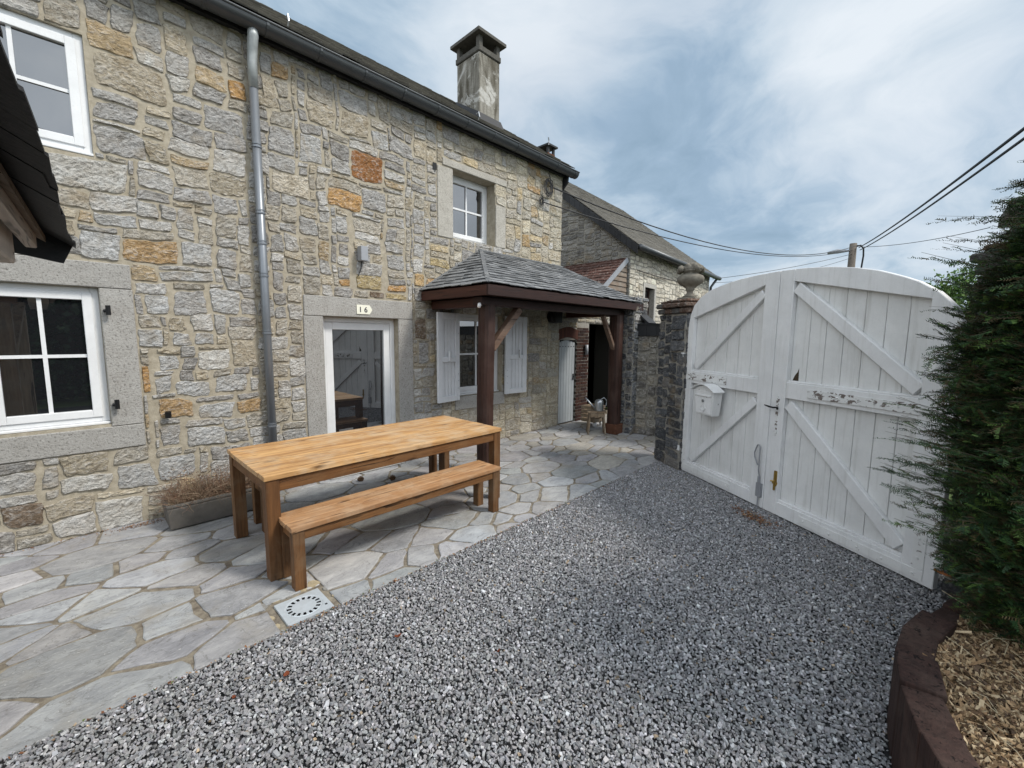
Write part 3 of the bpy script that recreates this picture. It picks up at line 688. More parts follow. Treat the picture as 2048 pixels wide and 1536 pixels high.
def window(parent, x0, x1, z0, z1, y, cols=2, rows=2, blind=None, name='window', fw=.055, sash=.05, sill=True):
    mb = MB()
    def ring(a, b, c, d, w, ya, yb):
        mb.box((a, ya, b), (a+w, yb, d)); mb.box((c-w, ya, b), (c, yb, d)); mb.box((a+w, ya, d-w), (c-w, yb, d)); mb.box((a+w, ya, b), (c-w, yb, b+w))
    ring(x0, z0, x1, z1, fw, y, y+.07)
    ring(x0+fw-.012, z0+fw-.012, x1-fw+.012, z1-fw+.012, sash+.012, y-.012, y+.055)
    f = mb.build(name, M['white'], parent, bevel=.004)
    gx0, gx1, gz0, gz1 = x0+fw+sash, x1-fw-sash, z0+fw+sash, z1-fw-sash
    mb = MB(); mb.box((gx0-.01, y+.02, gz0-.01), (gx1+.01, y+.032, gz1+.01)); mb.build('pane', M['glass'], f)
    if cols*rows > 1:
        mb = MB(); t = .013
        for i in range(1, cols): c = gx0+(gx1-gx0)*i/cols; mb.box((c-t, y+.006, gz0), (c+t, y+.019, gz1))
        for i in range(1, rows):
            c = gz0+(gz1-gz0)*i/rows; xs = [gx0]+[gx0+(gx1-gx0)*j/cols for j in range(1, cols)]+[gx1]
            for j in range(len(xs)-1): mb.box((xs[j]+(t if j else 0), y+.006, c-t), (xs[j+1]-(t if j < len(xs)-2 else 0), y+.019, c+t))
        mb.build('glazing_bar', M['white'], f)
    if sill:
        mb = MB(); mb.box((x0, y-.035, z0-.022), (x1, y+.05, z0-.001)); mb.build('sill', M['white'], f, bevel=.004)
    return f
o = OPEN
window(house, -.56, .22, 3.165, 4.06, .03)
window(house, -.52, .17, .955, 2.09, .055)
window(house, 3.90, 4.74, 3.145, 4.07, .20)
window(house, 3.96, 4.90, .825, 2.05, .10)
# glazed front door
mb = MB(); y = .10; x0, x1, z0, z1 = 2.01, 2.98, .03, 1.93
for a, b in (((x0, y, z0), (x0+.06, y+.08, z1)), ((x1-.06, y, z0), (x1, y+.08, z1)), ((x0+.06, y, z1-.06), (x1-.06, y+.08, z1))): mb.box(a, b)
door = mb.build('door', M['white'], house, bevel=.004)
mb = MB()
for a, b in (((x0+.062, y+.012, z0), (x0+.15, y+.07, z1-.062)), ((x1-.15, y+.012, z0), (x1-.062, y+.07, z1-.062)), ((x0+.15, y+.012, z1-.15), (x1-.15, y+.07, z1-.062)), ((x0+.15, y+.012, z0), (x1-.15, y+.07, z0+.12))): mb.box(a, b)
mb.build('door_leaf', M['white'], door, bevel=.005)
mb = MB(); mb.box((x0+.14, y+.045, z0+.11), (x1-.14, y+.056, z1-.14)); mb.build('pane', M['glass'], door)
mb = MB(); mb.box((1.99, -.10, 0), (3.0, .2, .028)); mb.build('doorstep', M['dressed'], house, bevel=.01)

# roof, gutter, downpipe, chimney
def roof_house():
    zr, yr, ze, ye = 6.87, 3.0, 4.735, -.14
    S = Vector((0, yr-ye, zr-ze)); L = S.length
    mb = MB(); slates(mb, (-2.1, ye, ze), (1, 0, 0), S, lambda t: (0, 8.68), L, .14, .22, .012, 4, .022, .026)
    mb.m = 1
    mb.hexa([(-2.1, ye, ze-.07), (6.56, ye, ze-.07), (6.56, yr, zr-.07), (-2.1, yr, zr-.07), (-2.1, ye, ze-.005), (6.56, ye, ze-.005), (6.56, yr, zr-.005), (-2.1, yr, zr-.005)])
    mb.hexa([(-2.1, 6.1, ze-.07), (6.56, 6.1, ze-.07), (6.56, yr+.001, zr-.07), (-2.1, yr+.001, zr-.07), (-2.1, 6.1, ze), (6.56, 6.1, ze), (6.56, yr+.001, zr), (-2.1, yr+.001, zr)])
    mb.box((-2.1, -.06, 4.60), (6.5, .001, 4.66))
    mb.hexa([(6.43, -.10, 4.5), (6.47, -.10, 4.5), (6.47, 0.0, 4.4), (6.43, 0.0, 4.4), (6.43, -.12, 4.66), (6.47, -.12, 4.66), (6.47, .2, 4.9), (6.43, .2, 4.9)])
    rf = mb.build('roof', [M['roofslate'], M['darkslate']], house)
    mb = MB()
    for x in (1.75, 4.32):
        mb = MB(); mb.tube([(x, -.04, 4.80), (x, -.10, 4.87), (x, -.08, 4.94), (x, -.03, 4.93)], .008, 6)
        mb.build('roof_hook', M['galv'], rf)
    # ragged moss along the ridge silhouette
    mb = MB()
    # half round gutter
    gx0, gx1, gy, gz, gr = -2.2, 6.60, -.16, 4.675, .085
    mb = MB(); mb.smooth = True; n = 10; vs = []; fs = []
    xs = [gx0, gx1]
    for rr in (gr, gr-.006):
        for x in xs:
            for j in range(n+1):
                t = pi+pi*j/n; vs.append((x, gy+rr*cos(t), gz+rr*sin(t)*1.05))
    k = n+1
    for j in range(n): fs.append((j, j+1, k+j+1, k+j)); fs.append((2*k+j, 3*k+j, 3*k+j+1, 2*k+j+1))
    mb.raw(vs, fs); mb.smooth = False
    mb.raw([vs[k+j] for j in range(k)], [tuple(range(k))]); mb.raw([vs[j] for j in range(k)], [tuple(range(k))])
    mb.tube([(gx0, gy-gr-.002, gz+.004), (gx1, gy-gr-.002, gz+.004)], .011, 8)
    g = mb.build('gutter', M['zinc'], house, fixn=False)
    for i in range(17):
        x = -1.6+i*.5+.11
        mb = MB(); rr = gr+.006; vs = []
        for xx in (x-.012, x+.012):
            for j in range(n+1): t = pi+pi*j/n; vs.append((xx, gy+rr*cos(t), gz+rr*sin(t)*1.05))
        vs += [(p[0], gy+(p[1]-gy)*.93, gz+(p[2]-gz)*.93) for p in vs]
        fs = [(j, j+1, k+j+1, k+j) for j in range(n)]+[(j, 2*k+j, 2*k+j+1, j+1) for j in range(n)]+[(k+j, k+j+1, 3*k+j+1, 3*k+j) for j in range(n)]
        mb.raw(vs, fs); mb.build('gutter_bracket', M['zinc'], g)
    # downpipe
    px, py, pr = 1.40, -.08, .039
    mb = MB(); mb.smooth = True
    mb.tube([(px, -.15, 4.60), (px, -.15, 4.55), (px, -.11, 4.46), (px, py, 4.34), (px, py, 4.1)], [pr*1.15, pr*1.2, pr*1.15, pr*1.1, pr*1.1], 14, m=1)
    mb.tube([(px, py, 4.12), (px, py, .05)], pr, 14)
    dp = mb.build('downpipe', [M['pipe'], M['zincl']], house)
    for z in (3.55, 2.62, 2.30, 1.72, 2.92, .74, .3):
        mb = MB(); mb.tube([(px, py, z), (px, py, z+.018)], pr+.007, 14); mb.box((px-.008, py+.03, z), (px+.008, .01, z+.016)); mb.tube([(px, py, z+.03), (px, py, z+.04)], pr+.004, 14)
        mb.build('pipe_clip', M['pipe'], dp)
    # chimney
    cx0, cx1, cy0, cy1 = 5.28, 5.78, 1.0, 1.62
    mb = MB(); mb.box((cx0, cy0, 5.1), (cx1, cy1, 6.66))
    ch = mb.build('chimney', M['chimney'], house, bevel=.012)
    mb = MB(); mb.box((cx0-.02, cy0-.02, 6.661), (cx1+.02, cy1+.02, 6.76)); mb.build('collar', M['capstone'], ch, bevel=.012)
    for (x, yy) in ((cx0+.04, cy0+.04), (cx1-.04, cy0+.04), (cx0+.04, cy1-.04), (cx1-.04, cy1-.04)):
        mb = MB(); mb.box((x-.04, yy-.04, 6.761), (x+.04, yy+.04, 6.93)); mb.build('cap_post', M['capstone'], ch)
    mb = MB(); mb.box((cx0-.085, cy0-.085, 6.931), (cx1+.085, cy1+.085, 6.98)); a, b, c_, d_ = cx0-.085, cx1+.085, cy0-.085, cy1+.085; mx, my = (a+b)/2, (c_+d_)/2
    mb.raw([(a, c_, 6.981), (b, c_, 6.981), (b, d_, 6.981), (a, d_, 6.981), (mx, my, 7.02)], [(0, 1, 4), (1, 2, 4), (2, 3, 4), (3, 0, 4)])
    mb.build('cap', M['capstone'], ch)
    sl_ = (zr-ze)/(yr-ye)
    zf = lambda yy: ze+sl_*(yy-ye)
    mb = MB()
    mb.hexa([(cx0-.05, cy0-.1, zf(cy0-.1)+.02), (cx1+.05, cy0-.1, zf(cy0-.1)+.02), (cx1+.05, cy1, zf(cy1)+.02), (cx0-.05, cy1, zf(cy1)+.02), (cx0-.015, cy0-.02, zf(cy0)+.14), (cx1+.015, cy0-.02, zf(cy0)+.14), (cx1+.015, cy1, zf(cy1)+.10), (cx0-.015, cy1, zf(cy1)+.10)])
    mb.build('flashing', M['darkslate'], ch)
roof_house()

# ------------------------------------------------------------------ low annex behind the porch
annex = thing('stone_annex', 'low stone and brick annex under the porch with plank door and dark recess', 'annex', (7.6, 0, 0))
def build_annex():
    X0, X1, ZT = 6.43, 9.3, 2.32
    ops = [(6.45, 0.0, 7.0, 1.66), (7.42, 0.0, 8.95, 2.0)]
    dr = [(7.0, 0, 7.42, 2.0), (6.43, 1.66, 7.42, 1.9)]
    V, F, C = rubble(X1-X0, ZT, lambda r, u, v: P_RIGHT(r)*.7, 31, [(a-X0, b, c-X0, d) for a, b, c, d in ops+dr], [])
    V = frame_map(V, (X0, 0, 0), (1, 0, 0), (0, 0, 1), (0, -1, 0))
    bq = boxes_q(sheet_with_holes(X0, X1, 0, ZT, ops, .002, .34)+[((6.44, -.0, ZT), (X1, 4.2, ZT+.12))]); bi = boxes_q([((9.0, .34, 0), (X1, 4.2, ZT)), ((7.4, 3.9, 0), (9.0, 4.2, ZT)), ((7.2, .34, 0), (7.4, 4.2, ZT)), ((7.4, .341, 2.05), (9.0, 3.9, 2.1))])  # inner boxes near black, the recess shade put into their colour
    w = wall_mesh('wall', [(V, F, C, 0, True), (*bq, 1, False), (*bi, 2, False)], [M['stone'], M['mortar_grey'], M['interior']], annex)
    # brick door reveal and shallow brick arch
    def bricks(mb, u0, u1, v0, v1, fr, bw=.20, bh=.062, seed=1):
        r = random.Random(seed); k = 0; z = v0
        while z < v1-.01:
            x = u0-(k % 2)*bw/2
            while x < u1:
                a, b = max(x+.005, u0), min(x+bw-.005, u1); x += bw
                if b-a < .02: continue
                d = r.uniform(.004, .012); c = r.choice(((.036, .016, .012), (.05, .022, .016), (.028, .014, .012), (.05, .03, .022)))  # brick colours lowered to carry the shade under the porch
                P = [fr(a, -d, z+.005), fr(b, -d, z+.005), fr(b, .1, z+.005), fr(a, .1, z+.005), fr(a, -d, min(z+bh-.005, v1)), fr(b, -d, min(z+bh-.005, v1)), fr(b, .1, min(z+bh-.005, v1)), fr(a, .1, min(z+bh-.005, v1))]
                mb.hexa(P, c)
            z += bh; k += 1
    mb = MB(); bricks(mb, 7.0, 7.42, 0, 1.9, lambda u, d, z: (u, d, z), seed=2)
    bricks(mb, 0.0, .34, 0, 1.9, lambda u, d, z: (7.42-d*.5, u, z), seed=3)
    # soldier course arch
    n = 15
    for i in range(n):
        t = i/(n-1); x = 6.43+t*.57+.0; zb = 1.66+.05*sin(pi*t); c = random.choice(((.085, .036, .026), (.11, .046, .032), (.07, .034, .026)))
        mb.box((x-.017, -.012, zb), (x+.017, .1, zb+.2), c)
    mb.build('brick_pier', M['brick'], annex, bevel=.003)
    # plank door
    mb = MB(); r = random.Random(2)
    for i in range(6):
        a = 6.46+i*.0885; t = (i+.5)/6; zt = 1.60+.055*sin(pi*t)
        mb.box((a+.002, .035, .02), (a+.0865, .06, zt), (r.random(),)*3)
    d = mb.build('door', M['shed_door'], annex, bevel=.003)
    mb = MB(); mb.box((6.93, .02, .86), (6.955, .035, .98)); mb.tube([(6.94, .03, .93), (6.94, -.01, .93), (6.90, -.012, .93)], .007, 6); mb.build('handle', M['black'], d)
    for i in range(6):
        mb = MB(); mb.tube([(6.504+i*.0885, .036, 1.53), (6.504+i*.0885, .028, 1.53)], .011, 8); mb.build('bolt', M['black'], d)
build_annex()

# ------------------------------------------------------------------ timber porch
porch = thing('timber_porch', 'dark red stained timber porch on two posts with a hipped slate roof against the house', 'porch', (5.2, -1.2, 0))
def build_porch():
    xl, xr, yf, ze, zt = 3.34, 7.05, -1.36, 2.315, 3.0
    ax0, ax1 = 4.42, 6.43
    mb = MB()
    # front slope
    S = Vector((0, -yf, zt-ze)); L = S.length; U = Vector((1, 0, 0))
    slates(mb, (xl, yf, ze), U, S, lambda t: ((ax0-xl)*t/L, (xr-xl)-(xr-ax1)*t/L), L, .105, .18, .009, 5, .016, .020)
    # left hip: plane through (xl,yf),(xl,0) and apex
    S2 = Vector((ax0-xl, 0, zt-ze)); L2 = S2.length
    slates(mb, (xl, 0, ze), (0, -1, 0), S2, lambda t: (0, -yf*(1-t/L2)), L2, .105, .18, .009, 6, .014, .020)
    S3 = Vector((ax1-xr, 0, zt-ze)); L3 = S3.length
    slates(mb, (xr, yf, ze), (0, 1, 0), S3, lambda t: (-yf*t/L3, -yf), L3, .105, .18, .009, 7, .014, .020)
    mb.m = 1; e = .012
    A = [(xl, yf, ze-e), (xr, yf, ze-e), (ax1, -.002, zt-e), (ax0, -.002, zt-e)]
    mb.raw(A, [(0, 1, 2, 3)]); mb.raw([(xl, yf, ze-e), (xl, -.002, ze-e), (ax0, -.002, zt-e)], [(0, 1, 2)]); mb.raw([(xr, yf, ze-e), (xr, -.002, ze-e), (ax1, -.002, zt-e)], [(0, 1, 2)])
    mb.m = 0
    rf = mb.build('roof', [M['slate'], M['redx']], porch)
    mb = MB()
    mb.beam((ax0-.05, -.02, zt+.012), (ax1, -.02, zt+.012), .07, .02, col=(.5, .5, .5)); 
    mb.beam((xl, yf, ze+.022), (ax0, -.02, zt+.03), .05, .008, col=(.3, .3, .3))
    mb.beam((xl-.01, -.02, ze+.03), (ax0, -.02, zt+.03), .07, .012, col=(.7, .7, .7))
    mb.build('flashing', M['slate'], rf)
    # fascias
    mb = MB()
    mb.box((xl-.012, yf-.012, 2.19), (xr+.012, yf+.02, 2.308)); mb.build('fascia', M['redx'], porch, bevel=.003)
    mb = MB(); mb.box((xl-.012, yf+.021, 2.19), (xl+.02, -.03, 2.308)); mb.build('fascia', M['redy'], porch, bevel=.003)
    mb = MB(); mb.box((xr-.02, yf+.021, 2.19), (xr+.012, -.03, 2.308)); mb.build('fascia', M['redy'], porch, bevel=.003)
    # wall plates and beams
    mb = MB(); mb.box((3.42, -1.16, 2.09), (6.98, -.99, 2.19)); mb.build('beam', M['redx'], porch, bevel=.006)
    for x in (3.49, 6.58):
        mb = MB(); mb.box((x, -.985, 2.08), (x+.15, -.03, 2.19)); mb.build('beam', M['redy'], porch, bevel=.006)
    # soffit boards
    mb = MB(); y = yf+.03
    mb.box((xl+.03, yf+.022, 2.2), (xr-.03, -.05, 2.215)); mb.build('soffit', M['redx'], porch)
    # posts: rough hewn, slightly irregular
    for (x, yy, w, dp_, z0) in ((3.575, -1.065, .185, .20, .0), (6.655, -1.09, .205, .22, .18)):
        mb = MB(); mb.smooth = False; n = 16; V = []; F = []
        ns = 26
        for i in range(ns+1):
            z = z0+(2.10-z0)*i/ns
            for j in range(n):
                t = 2*pi*(j+.5)/n; cx_, sy_ = cos(t), sin(t); m_ = max(abs(cx_), abs(sy_)); k = 1/m_*(1-.10*(abs(cx_*sy_)*2)**2)
                wob = 1+.05*mn.noise(Vector((cx_*1.3+x, sy_*1.3, z*2.2)))+.03*mn.noise(Vector((cx_*3, sy_*3+x, z*7)))+(.10 if z > 1.75 else 0)*0
                V.append((x+cx_*k*w/2*wob+.012*sin(z*2.1+x), yy+sy_*k*dp_/2*wob, z))
        for i in range(ns):
            for j in range(n): F.append((i*n+j, i*n+(j+1) % n, (i+1)*n+(j+1) % n, (i+1)*n+j))
        F.append(tuple(range(n))); mb.raw(V, F, (.4, .4, .4)); p = mb.build('post', M['redz'], porch)
    mb = MB(); mb.box((6.53, -1.22, 0), (6.78, -.96, .18), (.5, .5, .5)); mb.build('plinth', M['plinth'], porch, bevel=.015, seg=2)
    # braces
    mb = MB(); mb.beam((3.66, -1.065, 1.56), (4.16, -1.065, 2.08), .09, .105, up=(0, 1, 0)); mb.build('brace', M['brace'], porch, bevel=.006)
    mb = MB(); mb.beam((6.585, -1.085, 1.50), (6.20, -1.085, 2.08), .055, .075, up=(0, 1, 0)); mb.build('brace', M['brace'], porch, bevel=.005)
build_porch()

# small fittings under the porch
t = thing('security_camera', 'small white and black camera fixed to the top of the near porch post', 'camera', (3.44, -1.1, 2.09))
mb = MB(); mb.box((3.44, -1.13, 2.085), (3.50, -1.09, 2.125)); mb.build('bracket', M['black'], t)
mb = MB(); mb.smooth = True; mb.tube([(3.45, -1.11, 2.10), (3.41, -1.13, 2.095), (3.395, -1.135, 2.06)], [.022, .024, .020], 10); mb.build('body', M['whitep'], t)
t = thing('outdoor_speaker', 'round black drum lantern hung high on the shaded wall beside the plank door', 'wall fitting', (6.16, -.08, 2.08))
mb = MB(); mb.smooth = True; mb.tube([(6.16, -.01, 2.08), (6.16, -.14, 2.08)], .12, 20); mb.build('drum', M['black'], t)
mb = MB(); mb.box((6.05, -.20, 1.97), (6.27, -.142, 2.19)); mb.build('grille', M['black'], t, bevel=.02, seg=2)
t = thing('tube_lamp', 'small pale cylinder lamp on the brick pier beside the plank door', 'lamp', (7.28, -.05, 1.5))
mb = MB(); mb.smooth = True; mb.tube([(7.28, -.05, 1.36), (7.28, -.05, 1.56)], .035, 14); mb.build('body', M['greymetal'], t)
mb = MB(); mb.box((7.27, -.02, 1.45), (7.29, 0.0, 1.5)); mb.build('bracket', M['black'], t)

# window shutters
def shutter(x0, x1, ang, hinge_right, label):
    z0, z1 = .765, 2.045; w = x1-x0; hx = x1 if hinge_right else x0; sg = -1 if hinge_right else 1
    ca, sa = cos(ang), sin(ang)
    fr = lambda u, d, z: (hx+sg*(u*ca)+(-d*sa*sg)*0, -.05-u*sa-d, z)
    root = thing('window_shutter', label, 'shutter', (hx, -.05, z0), 'open shutters of the window under the porch')
    mb = MB(); mb.xf = fr; t = .04
    for a, b in (((0, 0, z0), (.085, t, z1)), ((w-.085, 0, z0), (w, t, z1)), ((.085, 0, z0), (w-.085, t, z0+.085)), ((.085, 0, z1-.085), (w-.085, t, z1)), ((.085, 0, 1.34), (w-.085, t, 1.41))): mb.box(a, b)
    mb.build('frame', M['shutter'], root, bevel=.004)
    mb = MB(); mb.xf = fr
    n = 4; bw = (w-.17)/n
    for i in range(n): mb.box((.085+i*bw+.003, .002, z0+.085), (.085+(i+1)*bw-.003, .010, z1-.085), (random.random(),)*3)
    mb.build('panel', M['shutter'], root, bevel=.002)
    mb = MB(); mb.xf = fr; u = w*.52 if hinge_right else w*.62
    mb.box((u-.012, t, 1.36), (u+.012, t+.035, 1.50)); mb.build('latch', M['shutter'], root, bevel=.003)
    for z in (.95, 1.06, 1.16, 1.75):
        mb = MB(); mb.xf = fr; mb.tube([(.03, t, z), (.03, t+.006, z)], .007, 6); mb.build('bolt', M['galv'], root)
shutter(3.515, 3.945, R(7), True, 'white wooden shutter folded open on the left side of the porch window')
shutter(4.91, 5.37, R(6), False, 'white wooden shutter folded open on the right side of the porch window')
for n_, (x, z, lb) in enumerate(((.215, 1.90, 'black iron shutter pintle high on the grey jamb of the lower left window'), (.215, 1.10, 'black iron shutter pintle low on the grey jamb of the lower left window'))):
    mb = MB(); mb.tube([(x-.02, .0, z), (x-.02, -.045, z), (x, -.05, z)], .013, 8); mb.tube([(x, -.05, z-.035), (x, -.05, z+.045)], .017, 10)
    tag(mb.build('shutter_pintle', M['black'], loc=(x, -.02, z)), lb, 'hinge', 'iron pintles in the window jamb')
mb = MB(); mb.tube([(.55, .0, .98), (.55, -.05, .98)], .02, 10); mb.tube([(.55, -.05, .945), (.55, -.055, 1.0)], .024, 10)
tag(mb.build('wall_hook', M['black'], loc=(.55, 0, .98)), 'small black iron hook on an orange stone beside the grey jamb', 'hook')

# wall lamp and house number
t = thing('wall_lamp', 'plain grey box wall lamp on the stone wall above the glazed door', 'wall lamp', (2.485, -.06, 2.68))
mb = MB(); mb.hexa([(2.44, -.12, 2.60), (2.53, -.12, 2.60), (2.53, -.02, 2.60), (2.44, -.02, 2.60), (2.44, -.12, 2.77), (2.53, -.12, 2.77), (2.53, -.02, 2.77), (2.44, -.02, 2.77)]); mb.build('housing', M['greymetal'], t, bevel=.004)
mb = MB(); mb.tube([(2.49, -.03, 2.60), (2.475, -.025, 2.5), (2.44, -.022, 2.42)], .005, 6); mb.build('cable', M['cable'], t)
t = thing('number_plate', 'cream enamel plate with the house number 16 over the glazed door', 'house number', (2.50, -.02, 2.03))
mb = MB(); mb.prism([(2.41, 1.972), (2.575, 1.972), (2.595, 2.0), (2.61, 2.027), (2.595, 2.054), (2.575, 2.083), (2.41, 2.083)], -.026, -.0175); mb.build('plate', M['plate'], t)
def text(body, x, z, size, parent):
    cu = bpy.data.curves.new('digit', 'FONT'); cu.body = body; cu.size = size; cu.extrude = .001; cu.align_x = 'CENTER'; cu.offset = .0012
    ob = bpy.data.objects.new('tmp', cu); COL.objects.link(ob); dg = bpy.context.evaluated_depsgraph_get(); me = bpy.data.meshes.new_from_object(ob.evaluated_get(dg))
    bpy.data.objects.remove(ob)
    o = bpy.data.objects.new('digit', me); COL.objects.link(o); me.materials.append(M['ink'])
    for v in me.vertices: v.co = Vector((v.co.x+x, -.0275-v.co.z, v.co.y+z))-WORLD[parent.name]
    o.parent = parent; WORLD[o.name] = WORLD[parent.name]
text('1', 2.455, 1.996, .09, t); text('6', 2.525, 1.996, .09, t)

# cable coils on the far corner
def coil(c, R_, turns, label):
    r = random.Random(int(c[0]*100)); pts = []
    for i in range(turns*14):
        a = 2*pi*i/14; rr = R_*(1+.25*sin(i*.37)+.1*r.random()); pts.append((c[0]+rr*.75*cos(a)+.02*sin(i*.2), c[1]-.02*r.random(), c[2]+rr*1.1*sin(a)-.0*i))
    pts += [(c[0]+.05, c[1], c[2]+R_*1.5), (c[0]+.0, c[1], c[2]+R_*2.2)]
    mb = MB(); mb.tube(pts, .007, 5); tag(mb.build('cable_coil', M['cable'], loc=c), label, 'cable')
coil((5.95, -.06, 4.30), .11, 6, 'large tangled coil of black cable under the gutter at the far corner of the house')
coil((5.78, -.05, 4.03), .05, 3, 'small loop of black cable on the wall below the large coil')

# ------------------------------------------------------------------ gate and its piers
GP = Vector((5.38, -2.85, 0)); GU = Vector((-.5203, -.8540, 0)); GN = Vector((-.8540, .5203, 0))
def G(u, e, z): p = GP+GU*u+GN*e; return (p.x, p.y, z)
ARC = [(0, 1.85), (.03, 2.0), (.09, 2.12), (.2, 2.21), (.36, 2.275), (.58, 2.32), (.8, 2.345), (1.05, 2.358), (1.3, 2.36), (1.55, 2.35), (1.79, 2.325), (2.0, 2.285), (2.18, 2.235), (2.41, 2.14), (2.56, 2.04), (2.66, 1.93), (2.72, 1.79)]
def arc(u): return float(np.interp(u, [a for a, b in ARC], [b for a, b in ARC]))
def arcpts(u0, u1, n=14): return [(u0+(u1-u0)*i/n, arc(u0+(u1-u0)*i/n)) for i in range(n+1)]
def bolts(mb, pts, e, r=.008):
    for u, z in pts: mb.tube([(u, e, z), (u, e+.006, z), (u, e+.009, z)], [r, r, r*.5], 8)
def peri(mb, poly, e0, e1, col=None, m=None): mb.prism(poly, e0, e1, None, col, **({} if m is None else {'m': m}))

def gate_leaf(u0, u1, sl, sr, label, side):
    t = thing('gate_leaf', label, 'gate', G(u0 if side < 0 else u1, 0, 0), 'leaves of the arched white yard gate')
    a0, a1 = u0+sl, u1-sr; zb = .02
    def mk(): mb = MB(); mb.xf = G; return mb
    for (p, q) in ((u0, a0), (a1, u1)):
        mb = mk(); mb.prism([(p, zb), (q, zb)]+arcpts(p, q, 6)[::-1], -.05, 0); mb.build('stile', M['gate'], t, bevel=.004)
    # top rail: curved above, straight chamfered line below
    lo0, lo1 = (1.965, 2.245) if side < 0 else (2.245, 2.0)
    mb = mk(); mb.prism([(a0+.001, lo0), (a1-.001, lo1)]+arcpts(a0+.001, a1-.001, 12)[::-1], -.05, -.002); mb.build('top_rail', M['gate'], t, bevel=.004)
    zm0, zm1 = (1.165, 1.315)
    mb = mk(); mb.box((a0+.001, -.05, zm0), (a1-.001, -.003, zm1)); mb.prism([(a0+.001, zm1), (a1-.001, zm1), (a1-.001, zm1+.018), (a0+.001, zm1+.018)], -.05, -.02); mb.build('middle_rail', M['gate'], t, bevel=.004)
    mb = mk(); mb.box((a0+.001, -.05, zb), (a1-.001, -.001, .15)); mb.prism([(a0+.001, .15), (a1-.001, .15), (a1-.001, .172), (a0+.001, .172)], -.05, -.018); mb.build('bottom_rail', M['gate'], t, bevel=.004)
    # boards behind
    mb = mk(); n = 6 if side < 0 else 7; bw = (a1-a0)/n; r = random.Random(side+9)
    for i in range(n):
        p, q = a0+i*bw+.0025-(.03 if i == 0 else 0), a0+(i+1)*bw-.0025+(.03 if i == n-1 else 0)
        mb.prism([(p, .05), (q, .05), (q, arc(q)-.03), (p, arc(p)-.03)], -.072-r.uniform(0, .002), -.052, None, (r.random(),)*3)
    mb.build('board_panel', M['gateboard'], t, bevel=.0025)
    mb = mk(); mb.box((a0, -.092, .03), (a1, -.0745, 1.95), (.3,)*3); mb.build('backing', M['gateboard'], t)
    # braces
    def brace(p, q, w):
        p, q = Vector((p[0], 0, p[1])), Vector((q[0], 0, q[1])); d = (q-p).normalized(); nn = Vector((-d.z, 0, d.x))*w/2
        poly = [p-nn, q-nn, q+nn*.0+d*.0+nn, p+nn]
        mb = mk(); mb.prism([(v.x, v.z) for v in poly], -.05, -.008); mb.build('brace', M['gate'], t, bevel=.005)
    if side < 0:
        brace((a0+.05, 1.37), (a1-.02, 2.17), .085); brace((a0+.06, .20), (a1-.03, 1.09), .085)
    else:
        brace((a0+.02, 2.19), (a1-.02, 1.37), .10); brace((a0+.03, 1.11), (a1-.03, .215), .10)
    # iron straps
    if side < 0:
        mb = mk(); mb.box((.035, .0005, 1.205), (.70, .007, 1.285)); st = mb.build('hinge_strap', M['gatepeel'], t, bevel=.002)
        mb = mk(); mb.box((.022, .0005, 1.286), (.075, .006, 1.74)); bolts(mb, [(.048, 1.68), (.048, 1.55), (.048, 1.40)], .006); mb.build('hinge_strap', M['peel'], t, bevel=.002)
        mb = mk(); mb.box((.02, .0005, .05), (.86, .007, .115)); bolts(mb, [(.2, .083), (.42, .083), (.62, .083), (.8, .083)], .007); mb.build('hinge_strap', M['peel'], t, bevel=.002)
        mb = mk(); mb.box((.02, .0005, .116), (.07, .006, .56)); bolts(mb, [(.045, .2), (.045, .36), (.045, .5)], .006); mb.build('hinge_strap', M['peel'], t, bevel=.002)
        for z in (1.50, .30):
            mb = mk(); mb.box((-.075, .002, z-.035), (-.012, .035, z+.035)); mb.build('hinge', M['whitep'], t, bevel=.005)
    else:
        mb = mk(); mb.box((1.68, .0005, 1.20), (2.60, .008, 1.275)); bolts(mb, [(1.74, 1.238), (1.95, 1.238), (2.12, 1.238), (2.24, 1.238), (2.4, 1.238)], .008, .009); mb.build('hinge_strap', M['gatepeel'], t, bevel=.002)
        mb = mk(); mb.box((1.70, .0005, .045), (2.66, .008, .115)); bolts(mb, [(1.75, .08), (1.99, .08), (2.22, .08), (2.40, .08), (2.6, .08)], .008, .010); mb.build('hinge_strap', M['peel'], t, bevel=.002)
        mb = mk(); mb.box((2.585, .0005, .116), (2.66, .007, .42)); bolts(mb, [(2.62, .2), (2.62, .34)], .007, .010); mb.build('hinge_strap', M['peel'], t, bevel=.002)
        mb = mk(); mb.smooth = True; mb.tube([(2.745, .012, .19), (2.745, .012, .29)], .024, 14); h = mb.build('hinge', M['peel'], t)
        mb = mk(); mb.box((2.73, .0, .172), (2.83, .03, .186)); mb.build('hinge_pin', M['rust'], t)
        # lock, bolt
        mb = mk(); zc = 1.02
        poly = [(1.366, zc-.02), (1.394, zc-.02), (1.394, zc-.2), (1.38, zc-.235), (1.366, zc-.2)]
        mb.prism([(1.37, zc-.17), (1.395, zc-.17), (1.395, zc+.10), (1.37, zc+.10)], .0, .006)
        for z in (zc+.12, zc-.19): mb.tube([(1.382, .0, z), (1.382, .008, z)], .020, 10)
        for z in (zc+.15, zc-.222): mb.tube([(1.382, .0, z), (1.382, .007, z)], .010, 8)
        lk = mb.build('lock_plate', M['gatepeel'], t)
        mb = mk(); mb.smooth = True; mb.tube([(1.382, .005, zc+.045), (1.382, .05, zc+.045), (1.34, .056, zc+.048), (1.285, .055, zc+.056)], [.008, .008, .009, .006], 8); mb.tube([(1.382, .005, zc+.045), (1.41, .03, zc+.035)], .01, 8); mb.build('lever_handle', M['black'], lk)
